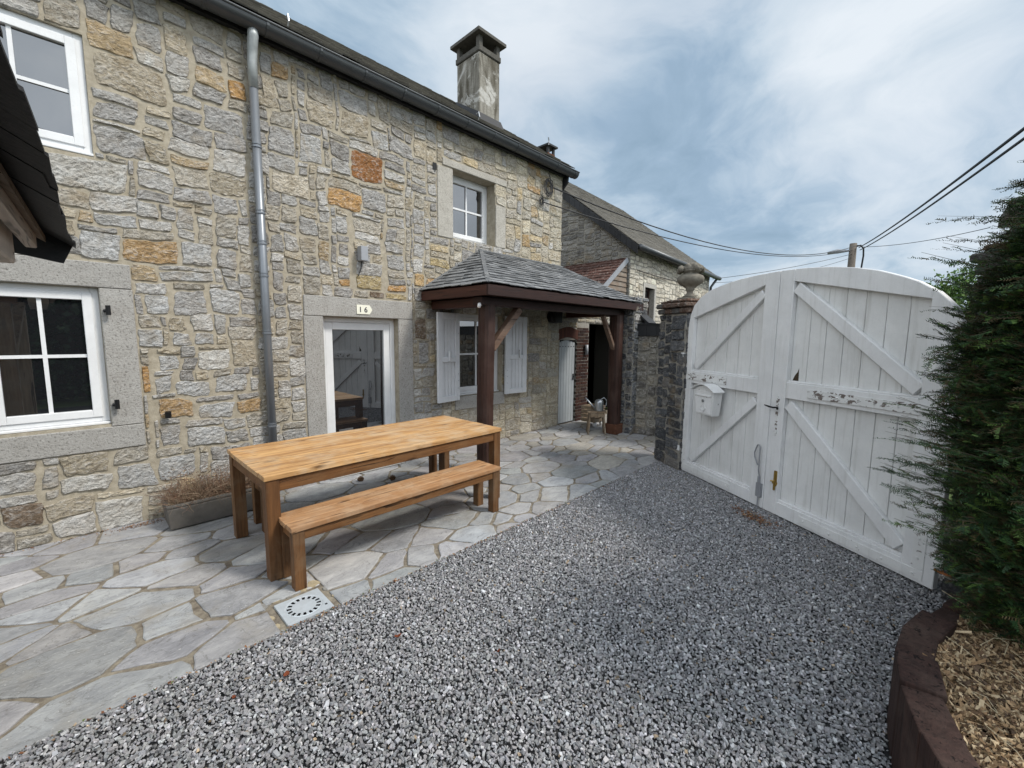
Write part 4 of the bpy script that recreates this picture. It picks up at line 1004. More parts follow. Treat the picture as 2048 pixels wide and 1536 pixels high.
        mb = mk(); mb.box((1.415, .0, .30), (1.442, .012, .45)); mb.tube([(1.43, .016, .26), (1.43, .016, .44)], .010, 8); mb.tube([(1.43, .02, .35), (1.40, .035, .345)], .007, 6); mb.box((1.408, .0, .32), (1.45, .022, .34)); mb.build('slide_bolt', M['brass'], t)
        # splintered corner
        mb = mk(); mb.prism([(1.475, 1.335), (1.535, 1.335), (1.532, 1.45), (1.52, 1.415), (1.50, 1.39), (1.485, 1.36)], -.0515, -.0495); mb.build('rotten_patch', M['soil'], t)
    if side < 0:
        mb = mk(); mb.tube([(1.235, .03, .45), (1.19, .03, .53), (1.185, .03, .57), (1.215, .03, .655), (1.235, .03, .66), (1.25, .03, .64), (1.25, .03, .40), (1.255, .02, .34), (1.255, .02, -.02)], .0065, 8)
        mb.box((1.228, .0, .13), (1.285, .028, .27)); mb.tube([(1.255, .024, .27), (1.255, .024, .34)], .012, 8); mb.build('drop_bolt', M['greymetal'], t)
gate_leaf(0.0, 1.295, .10, .165, 'left leaf of the white arched timber gate, carrying the letterbox', -1)
gate_leaf(1.302, 2.72, .15, .20, 'right leaf of the white arched timber gate, with handle, brass bolt and long peeling strap', 1)

t = thing('letterbox', 'white metal letterbox with an arched lid hung on the left gate leaf', 'letterbox', G(.5, 0, .8))
def letterbox():
    u0, u1, zb, zt, e0, e1 = .335, .665, .835, 1.115, .002, .125
    def mk(): mb = MB(); mb.xf = G; return mb
    mb = mk(); k = .035; mb.hexa([(u0+k, e0, zb), (u1-k, e0, zb), (u1-k, e1-.015, zb), (u0+k, e1-.015, zb), (u0, e0, zt), (u1, e0, zt), (u1, e1, zt), (u0, e1, zt)]); mb.build('body', M['peel'], t, bevel=.004)
    mb = mk(); n = 12; poly = [(u0-.03+(u1-u0+.06)*i/n, zt+.005+.075*sin(pi*i/n)) for i in range(n+1)]; poly2 = [(a, b-.008) for a, b in poly[::-1]]
    mb.prism(poly+poly2, e0, e1+.03); mb.prism([(u0, zt-.002)]+[(u0+(u1-u0)*i/n, zt+.062*sin(pi*i/n)) for i in range(1, n)]+[(u1, zt-.002)], e0, e1-.004); mb.build('lid', M['peel'], t)
    mb = mk(); mb.box((u0+.035, e1-.003, 1.055), (u1-.035, e1+.014, 1.072)); mb.build('slot_flap', M['whitep'], t, bevel=.002)
    mb = mk()
    mb.hexa([(u0+.045, e1-.014, zb+.02), (u1-.045, e1-.014, zb+.02), (u1-.045, e1-.008, zb+.02), (u0+.045, e1-.008, zb+.02), (u0+.025, e1-.002, 1.045), (u1-.025, e1-.002, 1.045), (u1-.025, e1+.003, 1.045), (u0+.025, e1+.003, 1.045)]); mb.build('door', M['whitep'], t, bevel=.001)
    mb = mk(); uc = (u0+u1)/2; mb.tube([(uc, e1-.003, 1.0), (uc, e1+.008, 1.0)], .018, 14); mb.tube([(uc, e1+.006, 1.0), (uc+.03, e1+.014, .998)], .005, 6); mb.build('lock', M['galv'], t)
    mb = mk(); P = [(uc+.028*cos(a), e1-.002, .915+.028*sin(a)) for a in [2*pi*i/16 for i in range(17)]]; mb.tube(P, .004, 6, cap=False); P = [(uc+.05*cos(a), e1-.003, .915+.05*sin(a)) for a in [2*pi*i/4 for i in range(5)]]; mb.tube(P, .003, 5, cap=False); mb.build('emblem', M['peel'], t)
letterbox()

def block_wall(name_parent, o, u, n, W, H, seed, palf, mats, parent, wr=(.14, .26), hr=(.12, .17), depth=.028, thick=.4, nm='wall', holes=(), gap=.008, warp=.004, rough=.013, back=True, extra=()):
    V, F, C = rubble(W, H, palf, seed, list(holes), [], wr, hr, .0125, depth, .022, gap, warp, rough)
    V = frame_map(V, o, u, (0, 0, 1), n)
    return (V, F, C, 0, False)
def pier(root, corner, u, n, W, D, H, seed, cap=True):
    """corner: front-left bottom, u along the face, n outward normal"""
    c = np.array(corner, float); u = np.array(u, float); n = np.array(n, float); parts = []
    for k, (o_, uu, nn, w_) in enumerate(((c, u, n, W), (c-n*D, n, -u, D), (c+u*W, -n, u, D), (c+u*W-n*D, -u, -n, W))):
        parts.append(block_wall('', o_, uu, nn, w_, H, seed+k, lambda r, a, b: P_DARK(r), None, None))
    P = [c+n*-.002+u*.002, c+u*(W-.002)-n*.002, c+u*(W-.002)-n*(D-.002), c+u*.002-n*(D-.002)]
    V = np.array([p+np.array((0, 0, z)) for z in (0, H-.002) for p in P])
    parts.append((V, np.array([(0, 3, 2, 1), (4, 5, 6, 7), (0, 1, 5, 4), (1, 2, 6, 5), (2, 3, 7, 6), (3, 0, 4, 7)]), np.full((8, 3), .5), 1, False))
    wall_mesh('shaft', parts, [M['stone_dark'], M['mortar_grey']], root)
    if cap:
        mb = MB(); r = random.Random(seed); C0 = c+u*W/2-n*D/2
        for (g, z0, z1) in ((.035, H, H+.075), (.06, H+.076, H+.14), (.02, H+.141, H+.18)):
            hw, hd = W/2+g, D/2+g; m = 4
            for s_ in range(m):
                for q_ in range(2):
                    a0, a1 = -hw+2*hw*s_/m+.004, -hw+2*hw*(s_+1)/m-.004; b0, b1 = (-hd, -.003) if q_ == 0 else (.003, hd)
                    j = r.uniform(-.012, .012); zz0, zz1 = z0+.003, z1+r.uniform(-.01, .004)
                    pts = [C0+u*a0-n*(b0+j), C0+u*a1-n*(b0+j), C0+u*a1-n*(b1), C0+u*a0-n*(b1)]
                    col = r.choice(((.13, .085, .065), (.12, .115, .11), (.10, .09, .08), (.17, .10, .07)))
                    mb.hexa([(*p[:2], zz0) for p in pts]+[(*p[:2], zz1) for p in pts], col)
        mb.build('cap', M['stone_dark'], root, bevel=.012)
lp = thing('gate_pier', 'dark blocky stone pier left of the white gate, topped by the stone urn', 'pier', G(-.28, -.2, 0), 'stone piers either side of the gate')
pier(lp, G(-.55, .03, 0), GU, GN, .54, .46, 2.03, 41)
rp = thing('gate_pier', 'dark stone pier at the right end of the gate, half hidden behind the yew', 'pier', G(3.1, -.2, 0), 'stone piers either side of the gate')
pier(rp, G(2.775, .0, 0), GU, GN, .55, .5, 2.12, 51)
mb = MB(); mb.xf = G; mb.box((2.9, -.42, 2.30), (3.24, -.08, 2.42), (.13, .12, .11)); mb.build('finial_block', M['stone_dark'], rp, bevel=.015)
tp = thing('gate_pier', 'taller dark pier with a pale flat cap at the right edge, rising behind the yew', 'pier', (5.0, -5.72, 0), 'stone piers either side of the gate')
pier(tp, (4.75, -5.42, 0), (0, -1, 0), (-1, 0, 0), .6, .5, 2.63, 61, False)
mb = MB(); mb.box((4.66, -6.1, 2.63), (5.33, -5.34, 2.71), (.5,)*3); mb.build('cap', M['concrete'], tp, bevel=.01)

# urn
urn = thing('stone_urn', 'weathered stone urn heaped with carved fruit on top of the left gate pier', 'urn', G(-.275, -.2, 2.21))
def build_urn():
    c = G(-.275, -.2, 2.205)
    mb = MB(); x, y, z = c; mb.box((x-.12, y-.12, z), (x+.12, y+.12, z+.04), (.5,)*3); mb.build('foot', M['urn'], urn, bevel=.008)
    mb = MB(); mb.smooth = True
    prof = [(.085, .04), (.09, .06), (.06, .075), (.04, .10), (.038, .125), (.06, .145), (.05, .155), (.09, .19), (.145, .225), (.165, .26), (.168, .29), (.15, .32), (.105, .34), (.085, .35), (.09, .36), (.12, .375), (.13, .385), (.12, .395)]
    mb.lathe(prof, c, 28); mb.build('bowl', M['urn'], urn)
    mb = MB(); mb.smooth = True; r = random.Random(4)
    for i in range(48):
        a = r.uniform(0, 2*pi); q = r.uniform(0, 1)**.6; rad = .155*q; h = .39+.10*sqrt(max(0, 1-(q*.9)**2))*r.uniform(.6, 1); s = r.uniform(.026, .045)
        p = (x+rad*cos(a), y+rad*sin(a), z+h-.03)
        mb.tube([(p[0], p[1], p[2]-s), (p[0]+s*.2, p[1], p[2]-s*.6), (p[0], p[1], p[2]), (p[0], p[1]+s*.2, p[2]+s*.6), (p[0], p[1], p[2]+s*.95)], [.001, s*.8, s, s*.8, .001], 8)
    mb.tube([(x, y, z+.385), (x, y, z+.42), (x, y, z+.45)], [.12, .135, .09], 16)
    mb.build('fruit', M['urn'], urn)
build_urn()

# ------------------------------------------------------------------ yard wall behind the pier
yw = thing('yard_wall', 'rough stone boundary wall between porch and gate pier, topped with dark slate coping', 'wall', (7.1, -2.2, 0))
def yard_wall():
    u = np.array((.03, -1.0, 0.)); u /= np.linalg.norm(u); n = np.array((-u[1]*-1, 0, 0)); n = np.array((-1.0, -.03, 0)); n /= np.linalg.norm(n)
    o_ = np.array((6.93, -1.36, 0)); W = 2.6; H = 1.76
    parts = [block_wall('', o_, u, n, W, H, 71, lambda r, a, b: P_YARD(r), None, None, (.12, .30), (.09, .19), .03, gap=.008, warp=.012)]
    P = [o_+u*0-n*.003, o_+u*W-n*.003, o_+u*W-n*.35, o_-n*.35]
    V = np.array([p+np.array((0, 0, z)) for z in (0, H) for p in P]); Q = np.array([(0, 3, 2, 1), (4, 5, 6, 7), (0, 1, 5, 4), (1, 2, 6, 5), (2, 3, 7, 6), (3, 0, 4, 7)])
    parts.append((V, Q, np.full((8, 3), .5), 1, False))
    # end pier rising to the porch roof
    a, b, c_, d_ = 6.79, 7.25, -1.355, -1.08
    parts.append(block_wall('', (a, d_, 0), (0, -1, 0), (-1, 0, 0), d_-c_, 2.42, 75, lambda r, x, y: P_DARK(r)*1.3, None, None, (.14, .28), (.11, .16), .02))  # left face, shade put into darker stone colours
    parts.append(block_wall('', (a, c_, 0), (1, 0, 0), (0, -1, 0), b-a, 2.42, 76, lambda r, x, y: P_DARK(r)*1.7, None, None, (.14, .28), (.11, .16), .02))  # front face of the same pier, light put into paler stone colours
    V, Qq, cc = boxes_q([((a+.003, c_+.003, 0), (b, d_-.003, 2.42))]); parts.append((V, Qq, cc, 1, False))
    wall_mesh('masonry', parts, [M['stone'], M['mortar_grey']], yw)
    mb = MB(); r = random.Random(3); s = 0.0; 
    fr = lambda s_, e, z: tuple(o_[:2]+u[:2]*s_+n[:2]*e)+(z,)
    while s < W:
        w = r.uniform(.16, .21); P = [fr(s+.002, .045, 1.75), fr(s+w-.002, .045, 1.75), fr(s+w-.002, .03, 1.75), fr(s+.002, .03, 1.75), fr(s+.002, .04, 1.94), fr(s+w-.002, .04, 1.94), fr(s+w-.002, .02, 1.94), fr(s+.002, .02, 1.94)]
        mb.hexa(P, (r.random()*.6,)*3); s += w
    P = [fr(0, .06, 1.941), fr(W, .06, 1.941), fr(W, -.40, 1.941), fr(0, -.40, 1.941), fr(0, .06, 1.96), fr(W, .06, 1.96), fr(W, -.40, 1.96), fr(0, -.40, 1.96)]; mb.hexa(P, (.5,)*3)
    P = [fr(0, .019, 1.761), fr(W, .019, 1.761), fr(W, -.34, 1.761), fr(0, -.34, 1.761), fr(0, .019, 1.939), fr(W, .019, 1.939), fr(W, -.34, 1.939), fr(0, -.34, 1.939)]; mb.hexa(P, (.1,)*3)
    # sloping slate coping from the tall end pier
    P = [(6.95, -1.22, 2.24), (6.95, -1.50, 1.962), (7.24, -1.50, 1.962), (7.24, -1.22, 2.24), (6.95, -1.16, 2.30), (6.95, -1.54, 1.975), (7.24, -1.54, 1.975), (7.24, -1.16, 2.30)]; mb.hexa(P, (.3,)*3)
    mb.build('coping', M['darkslate'], yw)
yard_wall()

# ------------------------------------------------------------------ neighbouring house across the lane
nb = thing('neighbour_house', 'pale stone neighbouring house with long brown slate roof and shaded gable', 'house', (10.5, .83, 0))
NA = R(4)
def NF(u, d, z): return (10.5+u*cos(NA)-d*sin(NA), .83+u*sin(NA)+d*cos(NA), z)     # u along facade, d into the house
def build_nb():
    W, H, D, zr = 7.25, 4.22, 8.0, 7.38
    uu, dd = np.array((cos(NA), sin(NA), 0)), np.array((-sin(NA), cos(NA), 0)); o_ = np.array((10.5, .83, 0))
    win = (1.02, 2.0, 1.72, 3.16)
    sur = [(.90, 2.0, 1.02, 3.28), (1.72, 2.0, 1.84, 3.28), (1.02, 3.16, 1.72, 3.28)]
    V, F, C = rubble(W, H, lambda r, a, b: P_NB(r), 81, [(*win,)]+sur, [], (.18, .42), (.10, .2), .02, .014, .08, .007, .01, .009)
    V1 = frame_map(V, o_, uu, (0, 0, 1), -dd); parts = [(V1, F, C, 0, False)]
    rake = lambda d: H+(zr-H)*min(d, D-d)/(D/2)
    V, F, C = rubble(D, zr, lambda r, a, b: P_GABLE_SHADE(r), 83, [], [], (.18, .5), (.07, .17), .02, .02, .07, .006, .03, .016)
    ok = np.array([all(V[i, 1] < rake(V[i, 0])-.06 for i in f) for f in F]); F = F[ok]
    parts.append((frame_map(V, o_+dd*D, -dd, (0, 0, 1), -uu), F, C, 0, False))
    bs = sheet_with_holes(0, W, 0, H, [win], .002, .3)
    V, Q, cc = boxes_q(bs); parts.append((np.array([NF(*p) for p in V]), Q, cc, 1, False))
    g = [(0.002, 0, 0), (0.002, D, 0), (0.002, D, H), (0.002, D/2, zr), (0.002, 0, H), (.3, 0.01, 0), (.3, D, 0), (.3, D, H), (.3, D/2, zr), (.3, .01, H), (.002, D/4, (H+zr)/2), (.3, D/4, (H+zr)/2)]
    for du in (0, W-.31):
        V = np.array([NF(a+du, b, c) for a, b, c in g]); Q = np.array([(0, 1, 2, 4), (2, 3, 10, 4), (5, 6, 7, 9), (7, 8, 11, 9)])
        parts.append((V, Q, np.full((12, 3), .5), 1, False))
    # gable triangle as separate simple quads
    wall_mesh('wall', parts, [M['stonefar'], M['mortar_grey']], nb)
    L = sqrt((D/2+.25)**2+(zr-H+.2)**2)
    S = Vector(NF(0, D/2, zr))-Vector(NF(0, -.25, H-.16)); L = S.length
    mb = MB(); slates(mb, NF(-.08, -.25, H-.10), uu, S, lambda t: (0, W+.3), L, .16, .24, .012, 8, .012, .014)
    mb.m = 1
    def slab(d0, z0_, d1, z1_, th=.08):
        P = [NF(-.1, d0, z0_-th), NF(W+.22, d0, z0_-th), NF(W+.22, d1, z1_-th), NF(-.1, d1, z1_-th), NF(-.1, d0, z0_), NF(W+.22, d0, z0_), NF(W+.22, d1, z1_), NF(-.1, d1, z1_)]; mb.hexa(P, (.3,)*3)
    slab(-.25, H-.115, D/2, zr-.015); slab(D+.25, H-.12, D/2+.001, zr-.02)
    # slate hung rake boards
    n = 26
    for i in range(n):
        a, b = -.25+(D/2+.25)*i/n, -.25+(D/2+.25)*(i+1)/n-.006; za, zb = H-.13+(zr-H+.13)*(a+.25)/(D/2+.25), H-.13+(zr-H+.13)*(b+.25)/(D/2+.25)
        mb.hexa([NF(-.135, a, za-.20), NF(-.135, b, zb-.20), NF(-.105, b, zb-.20), NF(-.105, a, za-.20), NF(-.135, a, za+.03), NF(-.135, b, zb+.03), NF(-.105, b, zb+.03), NF(-.105, a, za+.03)], (random.random(),)*3)
    mb.build('roof', [M['nbslate'], M['darkslate']], nb)
    mb = MB(); mb.smooth = True; mb.tube([NF(-.08, -.30, H-.15), NF(W+.3, -.30, H-.15)], .075, 10); mb.build('gutter', M['zinc'], nb)
    mb = MB(); mb.smooth = True; mb.tube([NF(W+.02, -.26, H-.2), NF(W-.02, -.07, H-.5), NF(W-.02, -.07, 0)], .05, 10); mb.build('downpipe', M['zinc'], nb)
    mb = MB()
    for (a, b, c, d) in sur: mb.hexa([NF(a+.002, -.02, b), NF(c-.002, -.02, b), NF(c-.002, .25, b), NF(a+.002, .25, b), NF(a+.002, -.02, d), NF(c-.002, -.02, d), NF(c-.002, .25, d), NF(a+.002, .25, d)], (1, .97, .9))
    mb.build('window_surround', M['dressed'], nb)
    mb = MB(); (a, b, c, d) = win; redw = M['redz']
    for (p, q) in (((a, b), (a+.07, d)), ((c-.07, b), (c, d)), ((a+.07, d-.07), (c-.07, d)), ((a+.07, b), (c-.07, b+.07)), ((a+.07, 2.86), (c-.07, 2.90)), ((1.35, b+.07), (1.39, 2.86))):
        mb.hexa([NF(p[0], .14, p[1]), NF(q[0], .14, p[1]), NF(q[0], .2, p[1]), NF(p[0], .2, p[1]), NF(p[0], .14, q[1]), NF(q[0], .14, q[1]), NF(q[0], .2, q[1]), NF(p[0], .2, q[1])])
    f = mb.build('window', redw, nb)
    mb = MB(); mb.hexa([NF(a, .17, b), NF(c, .17, b), NF(c, .18, b), NF(a, .18, b), NF(a, .17, d), NF(c, .17, d), NF(c, .18, d), NF(a, .18, d)]); mb.build('pane', M['glass'], f)
    # small cowl chimney at the near end of the ridge
    mb = MB(); x, y = 10.86, 4.1; mb.box((x-.17, y-.2, 6.3), (x+.17, y+.2, 7.42)); c = mb.build('chimney', M['plinth'], nb)
    mb = MB()
    for sx in (-.13, .13):
        for sy in (-.16, .16): mb.box((x+sx-.035, y+sy-.035, 7.42), (x+sx+.035, y+sy+.035, 7.62))
    mb.box((x-.24, y-.26, 7.62), (x+.24, y+.26, 7.67)); mb.raw([(x-.2, y-.22, 7.671), (x+.2, y-.22, 7.671), (x+.2, y+.22, 7.671), (x-.2, y+.22, 7.671), (x, y, 7.78)], [(0, 1, 4), (1, 2, 4), (2, 3, 4), (3, 0, 4)]); mb.build('cap', M['darkslate'], c)
    mb = MB(); mb.tube([(x-.22, y-.25, 7.60), (x-.19, y-.24, 7.74), (x-.23, y-.25, 7.82)], .02, 6); mb.build('finial', M['greymetal'], c)
build_nb()
lt = thing('lean_to', 'lean-to shed with mossy red clay tiles and grey weatherboards against the shaded gable', 'shed', (9.4, .9, 0))
def build_lt():
    xa, za, xb, zb_, y0, y1 = 10.38, 3.80, 8.75, 2.60, .86, 4.4
    S = Vector((xa-xb, 0, za-zb_))
    mb = MB(); slates(mb, (xb, y1, zb_), (0, -1, 0), S, lambda t: (0, y1-y0), S.length, .15, .17, .018, 9, .02, .022)
    mb.build('roof', M['redtile'], lt)
    mb = MB(); mb.beam((xb, y0-.02, zb_-.035), (xa, y0-.02, za-.035), .03, .12, up=(0, 0, 1)); mb.build('verge_board', M['greymetal'], lt)
    mb = MB(); z = 1.9
    while z < 3.7:
        z1_ = z+.125; xl_ = xb+.25+(max(z1_, zb_+.2)-zb_-.2)/(za-zb_)*(xa-xb) if z1_ > zb_+.2 else xb+.25
        if xa-xl_ > .08: mb.hexa([(xl_, y0-.02, z), (xa, y0-.02, z), (xa, y0+.02, z), (xl_, y0+.02, z), (xl_, y0+.005, z1_), (xa, y0+.005, z1_), (xa, y0+.02, z1_), (xl_, y0+.02, z1_)])
        z = z1_+.003
    mb.box((xb+.25, y0+.021, 0), (xa, y0+.1, 2.6)); mb.box((xb+.25, y0+.1, 0), (xb+.35, y1, 2.6))
    mb.build('weatherboarding', M['board'], lt)
build_lt()

# ------------------------------------------------------------------ pole, wires
pole = thing('utility_pole', 'dark wooden utility pole rising beyond the middle of the gate', 'pole', (23.87, -2.42, 0))
mb = MB(); mb.smooth = True; mb.tube([(23.87, -2.42, 0), (23.87, -2.42, 5.86)], [.17, .13], 12); mb.build('shaft', M['pole'], pole)
mb = MB(); mb.tube([(23.87, -2.5, 5.72), (23.87, -2.68, 5.75), (23.87, -2.78, 5.6), (23.87, -2.8, 5.3), (23.87, -2.74, 4.3)], .035, 6); mb.build('bracket', M['black'], pole)
mb = MB(); mb.smooth = True; mb.tube([(23.8, -2.35, 5.56), (23.75, -1.9, 5.58), (23.7, -1.55, 5.54)], [.03, .10, .05], 8); mb.build('lamp_head', M['greymetal'], pole)
def wire(a, b, sag, r, label, on=0):
    a, b = Vector(a), Vector(b); pts = [a.lerp(b, i/24)-Vector((0, 0, sag*4*(i/24)*(1-i/24))) for i in range(25)]
    if on: pts = [Vector(on), (Vector(on)+a)/2]+pts
    mb = MB(); mb.tube(pts, r, 5); tag(mb.build('overhead_wire', M['cable'], loc=a), label, 'wire', 'overhead wires meeting at the utility pole')
C_ = CAM
def along(px, py, d): v = pxdir(px, py); return C_+v*(d/sqrt(v.x**2+v.y**2))
wire((5.98, -.06, 4.33), along(1716, 490, 23.9), .75, .013, 'upper black wire from the cable coil on the house corner to the pole')
wire((5.80, -.05, 4.03), along(1704, 500, 23.9), .55, .011, 'lower black wire from the small loop on the house corner to the pole')
wire(along(2300, 62, 6), along(1718, 495, 23.9), .12, .020, 'upper of the two thick wires running from the pole to the top right', (-8, -8.5, 7.3))
wire(along(2300, 92, 6), along(1720, 500, 23.9), .12, .018, 'lower of the two thick wires running from the pole to the top right', (-8, -8.6, 6.9))
wire(along(1980, 455, 18), along(1722, 494, 23.9), .12, .010, 'thin wire leaving the pole to the right towards the yew')
wire(NF(.35, -.05, 3.55), NF(5.2, -.10, 3.63), .05, .014, 'short cable strung along the pale facade of the neighbouring house')
wire(NF(7.3, -.1, 4.05), along(1704, 508, 23.9), .10, .010, 'thin wire from the far end of the neighbouring house to the pole')
wire(NF(7.3, -.1, 3.9), along(1704, 515, 23.9), .22, .008, 'faint lowest wire from the neighbouring house to the pole')

# ------------------------------------------------------------------ table, benches
def table_like(name, label, cat, x0, x1, y0, y1, zt, leg, inset, planks, topm, group=None, thick=.032, railh=.075):
    t = thing(name, label, cat, ((x0+x1)/2, (y0+y1)/2, 0), group)
    mb = MB(); r = random.Random(int(x0*100+y0*10)); w = (y1-y0)/planks
    for i in range(planks):
        mb.box((x0+r.uniform(-.003, .003), y0+i*w+.0028, zt-thick), (x1+r.uniform(-.003, .003), y0+(i+1)*w-.0028, zt+r.uniform(-.0015, .0015)), (r.random(),)*3)
    mb.build('table_top' if cat == 'table' else 'seat', topm, t, bevel=.003, seg=2)
    for lx in (x0+inset, x1-inset-leg):
        for ly in (y0+inset, y1-inset-leg):
            mb = MB(); mb.box((lx, ly, 0.002), (lx+leg, ly+leg, zt-thick-.001), (r.random(),)*3); mb.build('leg', M['tableleg'], t, bevel=.004, seg=2)
    zr0, zr1 = zt-thick-railh, zt-thick-.002
    for ly in (y0+inset+.008, y1-inset-.008-.028):
        mb = MB(); mb.box((x0+inset+leg, ly, zr0), (x1-inset-leg, ly+.028, zr1)); mb.build('rail', M['tablerail'], t, bevel=.003)
    for lx in (x0+inset+.008, x1-inset-.008-.028):
        mb = MB(); mb.box((lx, y0+inset+leg, zr0), (lx+.028, y1-inset-leg, zr1)); mb.build('rail', M['tablerail'], t, bevel=.003)
    return t
table_like('garden_table', 'long honey coloured wooden table standing on the flagstones between two benches', 'table', .815, 3.06, -1.885, -.885, .76, .088, .012, 7, M['tabletop'], None, .034, .09)
table_like('garden_bench', 'backless wooden bench in front of the long table, nearest the gravel', 'bench', .895, 2.81, -2.125, -1.80, .45, .075, .012, 3, M['benchtop'], 'benches of the long table', .034, .07)
table_like('garden_bench', 'backless wooden bench pushed half under the far side of the long table', 'bench', 1.01, 3.03, -1.05, -.70, .45, .075, .012, 3, M['benchtop'], 'benches of the long table', .034, .07)

# ------------------------------------------------------------------ trough with dried plants
tr = thing('planter_trough', 'long grey concrete trough full of dried brown plants against the house wall', 'planter', (.85, -.29, 0))
def trough():
    x0, x1, y0, y1, z1 = .44, 1.34, -.455, -.12, .235
    mb = MB(); k = .02
    def bx(a, b): mb.box(a, b, (.5,)*3)
    mb.hexa([(x0+k, y0+k, .01), (x1-k, y0+k, .01), (x1-k, y1-k, .01), (x0+k, y1-k, .01), (x0, y0, z1-.03), (x1, y0, z1-.03), (x1, y1, z1-.03), (x0, y1, z1-.03)], (.5,)*3)
    bx((x0, y0, z1-.03), (x1, y0+.035, z1)); bx((x0, y1-.035, z1-.03), (x1, y1, z1)); bx((x0, y0+.035, z1-.03), (x0+.04, y1-.035, z1)); bx((x1-.04, y0+.035, z1-.03), (x1, y1-.035, z1))
    mb.build('trough', M['concrete'], tr, bevel=.01, seg=2)
    mb = MB(); mb.box((x0+.04, y0+.035, z1-.028), (x1-.04, y1-.035, z1-.006)); mb.build('soil', M['soil'], tr)
    r = random.Random(8); V, F, C = [], [], []
    def strand(p, d, L, w, col, n=5):
        nonlocal V, F, C
        side = d.cross(Vector((r.uniform(-1, 1), r.uniform(-1, 1), .2))).normalized()*w; b = len(V); p = p.copy()
        for i in range(n+1):
            ww = side*(1-.7*i/n); V += [tuple(p-ww), tuple(p+ww)]; C += [col, col]
            d = (d+Vector((r.gauss(0, .28), r.gauss(0, .28), r.gauss(-.10, .25)))).normalized(); p = p+d*(L/n)
        for i in range(n): F.append((b+2*i, b+2*i+1, b+2*i+3, b+2*i+2))
    for i in range(2300):
        p = Vector((r.uniform(x0+.02, x1-.03), r.uniform(y0+.02, y1-.03), z1-.01)); e = sin(pi*(p.x-x0)/(x1-x0))
        d = Vector((r.gauss(0, .55), r.gauss(-.10, .5), r.uniform(.3, 1.2))).normalized()
        c = r.choice(((.24, .17, .11), (.17, .115, .075), (.30, .23, .16), (.12, .08, .055), (.22, .12, .08)))
        strand(p, d, r.uniform(.08, .20+.17*e), .0012+.0012*r.random(), c)
    for i in range(500):   # seed heads and dead leaves
        p = Vector((r.uniform(x0, x1), r.uniform(y0-.02, y1), z1+r.uniform(0, .26)))
        strand(p, Vector((r.gauss(0, 1), r.gauss(0, 1), r.gauss(0, .5))).normalized(), .03, .004, r.choice(((.20, .12, .08), (.30, .22, .14), (.12, .08, .06))), 3)
    for k in range(26):   # bare stems on the left
        p = Vector((x0+.05+r.random()*.12, y0+.05+r.random()*.2, z1)); strand(p, Vector((-.7+r.gauss(0, .3), -.1, .7+r.random()*.3)).normalized(), r.uniform(.2, .34), .0018, (.16, .10, .075), 7)
    o_ = npmesh('dried_plants', np.array(V), np.array(F), np.array(C), M['leafy'], parent=tr)
trough()

# ------------------------------------------------------------------ drain cover
def drain():
    x0, x1, y0, y1 = .755, 1.025, -2.445, -2.175
    t = thing('drain_cover', 'square galvanised drain cover with a ring of slots beside the gravel edge', 'drain cover', ((x0+x1)/2, (y0+y1)/2, .002))
    cx, cy = (x0+x1)/2, (y0+y1)/2; z = .008
    # plate with slots: polar strips inside a square
    mb = MB(); n = 64; R0, R1, R2 = .072, .098, .112
    def ringp(rad): return [(cx+rad*cos(2*pi*i/n), cy+rad*sin(2*pi*i/n)) for i in range(n)]
    sq = []
    for i in range(n):
        a = 2*pi*i/n; m_ = max(abs(cos(a)), abs(sin(a))); sq.append((cx+cos(a)/m_*(x1-x0)/2, cy+sin(a)/m_*(y1-y0)/2))
    r2_, r1_, r0_, rc = ringp(R2), ringp(R1), ringp(R0), ringp(.104)
    V = [(*p, z) for p in sq]+[(*p, z) for p in r2_]+[(*p, z-.003) for p in rc]+[(*p, z) for p in r1_]+[(*p, z) for p in r0_]+[(cx, cy, z+.002)]+[(*p, -.012) for p in sq]
    F = []
    for i in range(n):
        j = (i+1) % n
        F += [(i, j, n+j, n+i), (n+i, n+j, 2*n+j, 2*n+i), (2*n+i, 2*n+j, 3*n+j, 3*n+i)]
        if i % 4 >= 2: F.append((3*n+i, 3*n+j, 4*n+j, 4*n+i))
        F.append((4*n+i, 4*n+j, 5*n)); F.append((5*n+1+i, 5*n+1+j, j, i))
    mb.raw(V, F); mb.build('plate', M['drain'], t, fixn=False)
    mb = MB(); mb.box((x0+.005, y0+.005, -.03), (x1-.005, y1-.005, -.006)); mb.build('sump', M['black'], t)
    mb = MB(); mb.box((x1-.035, y0+.05, z+.0005), (x1-.022, y0+.062, z+.003)); mb.build('lifting_slot', M['black'], t)
drain()

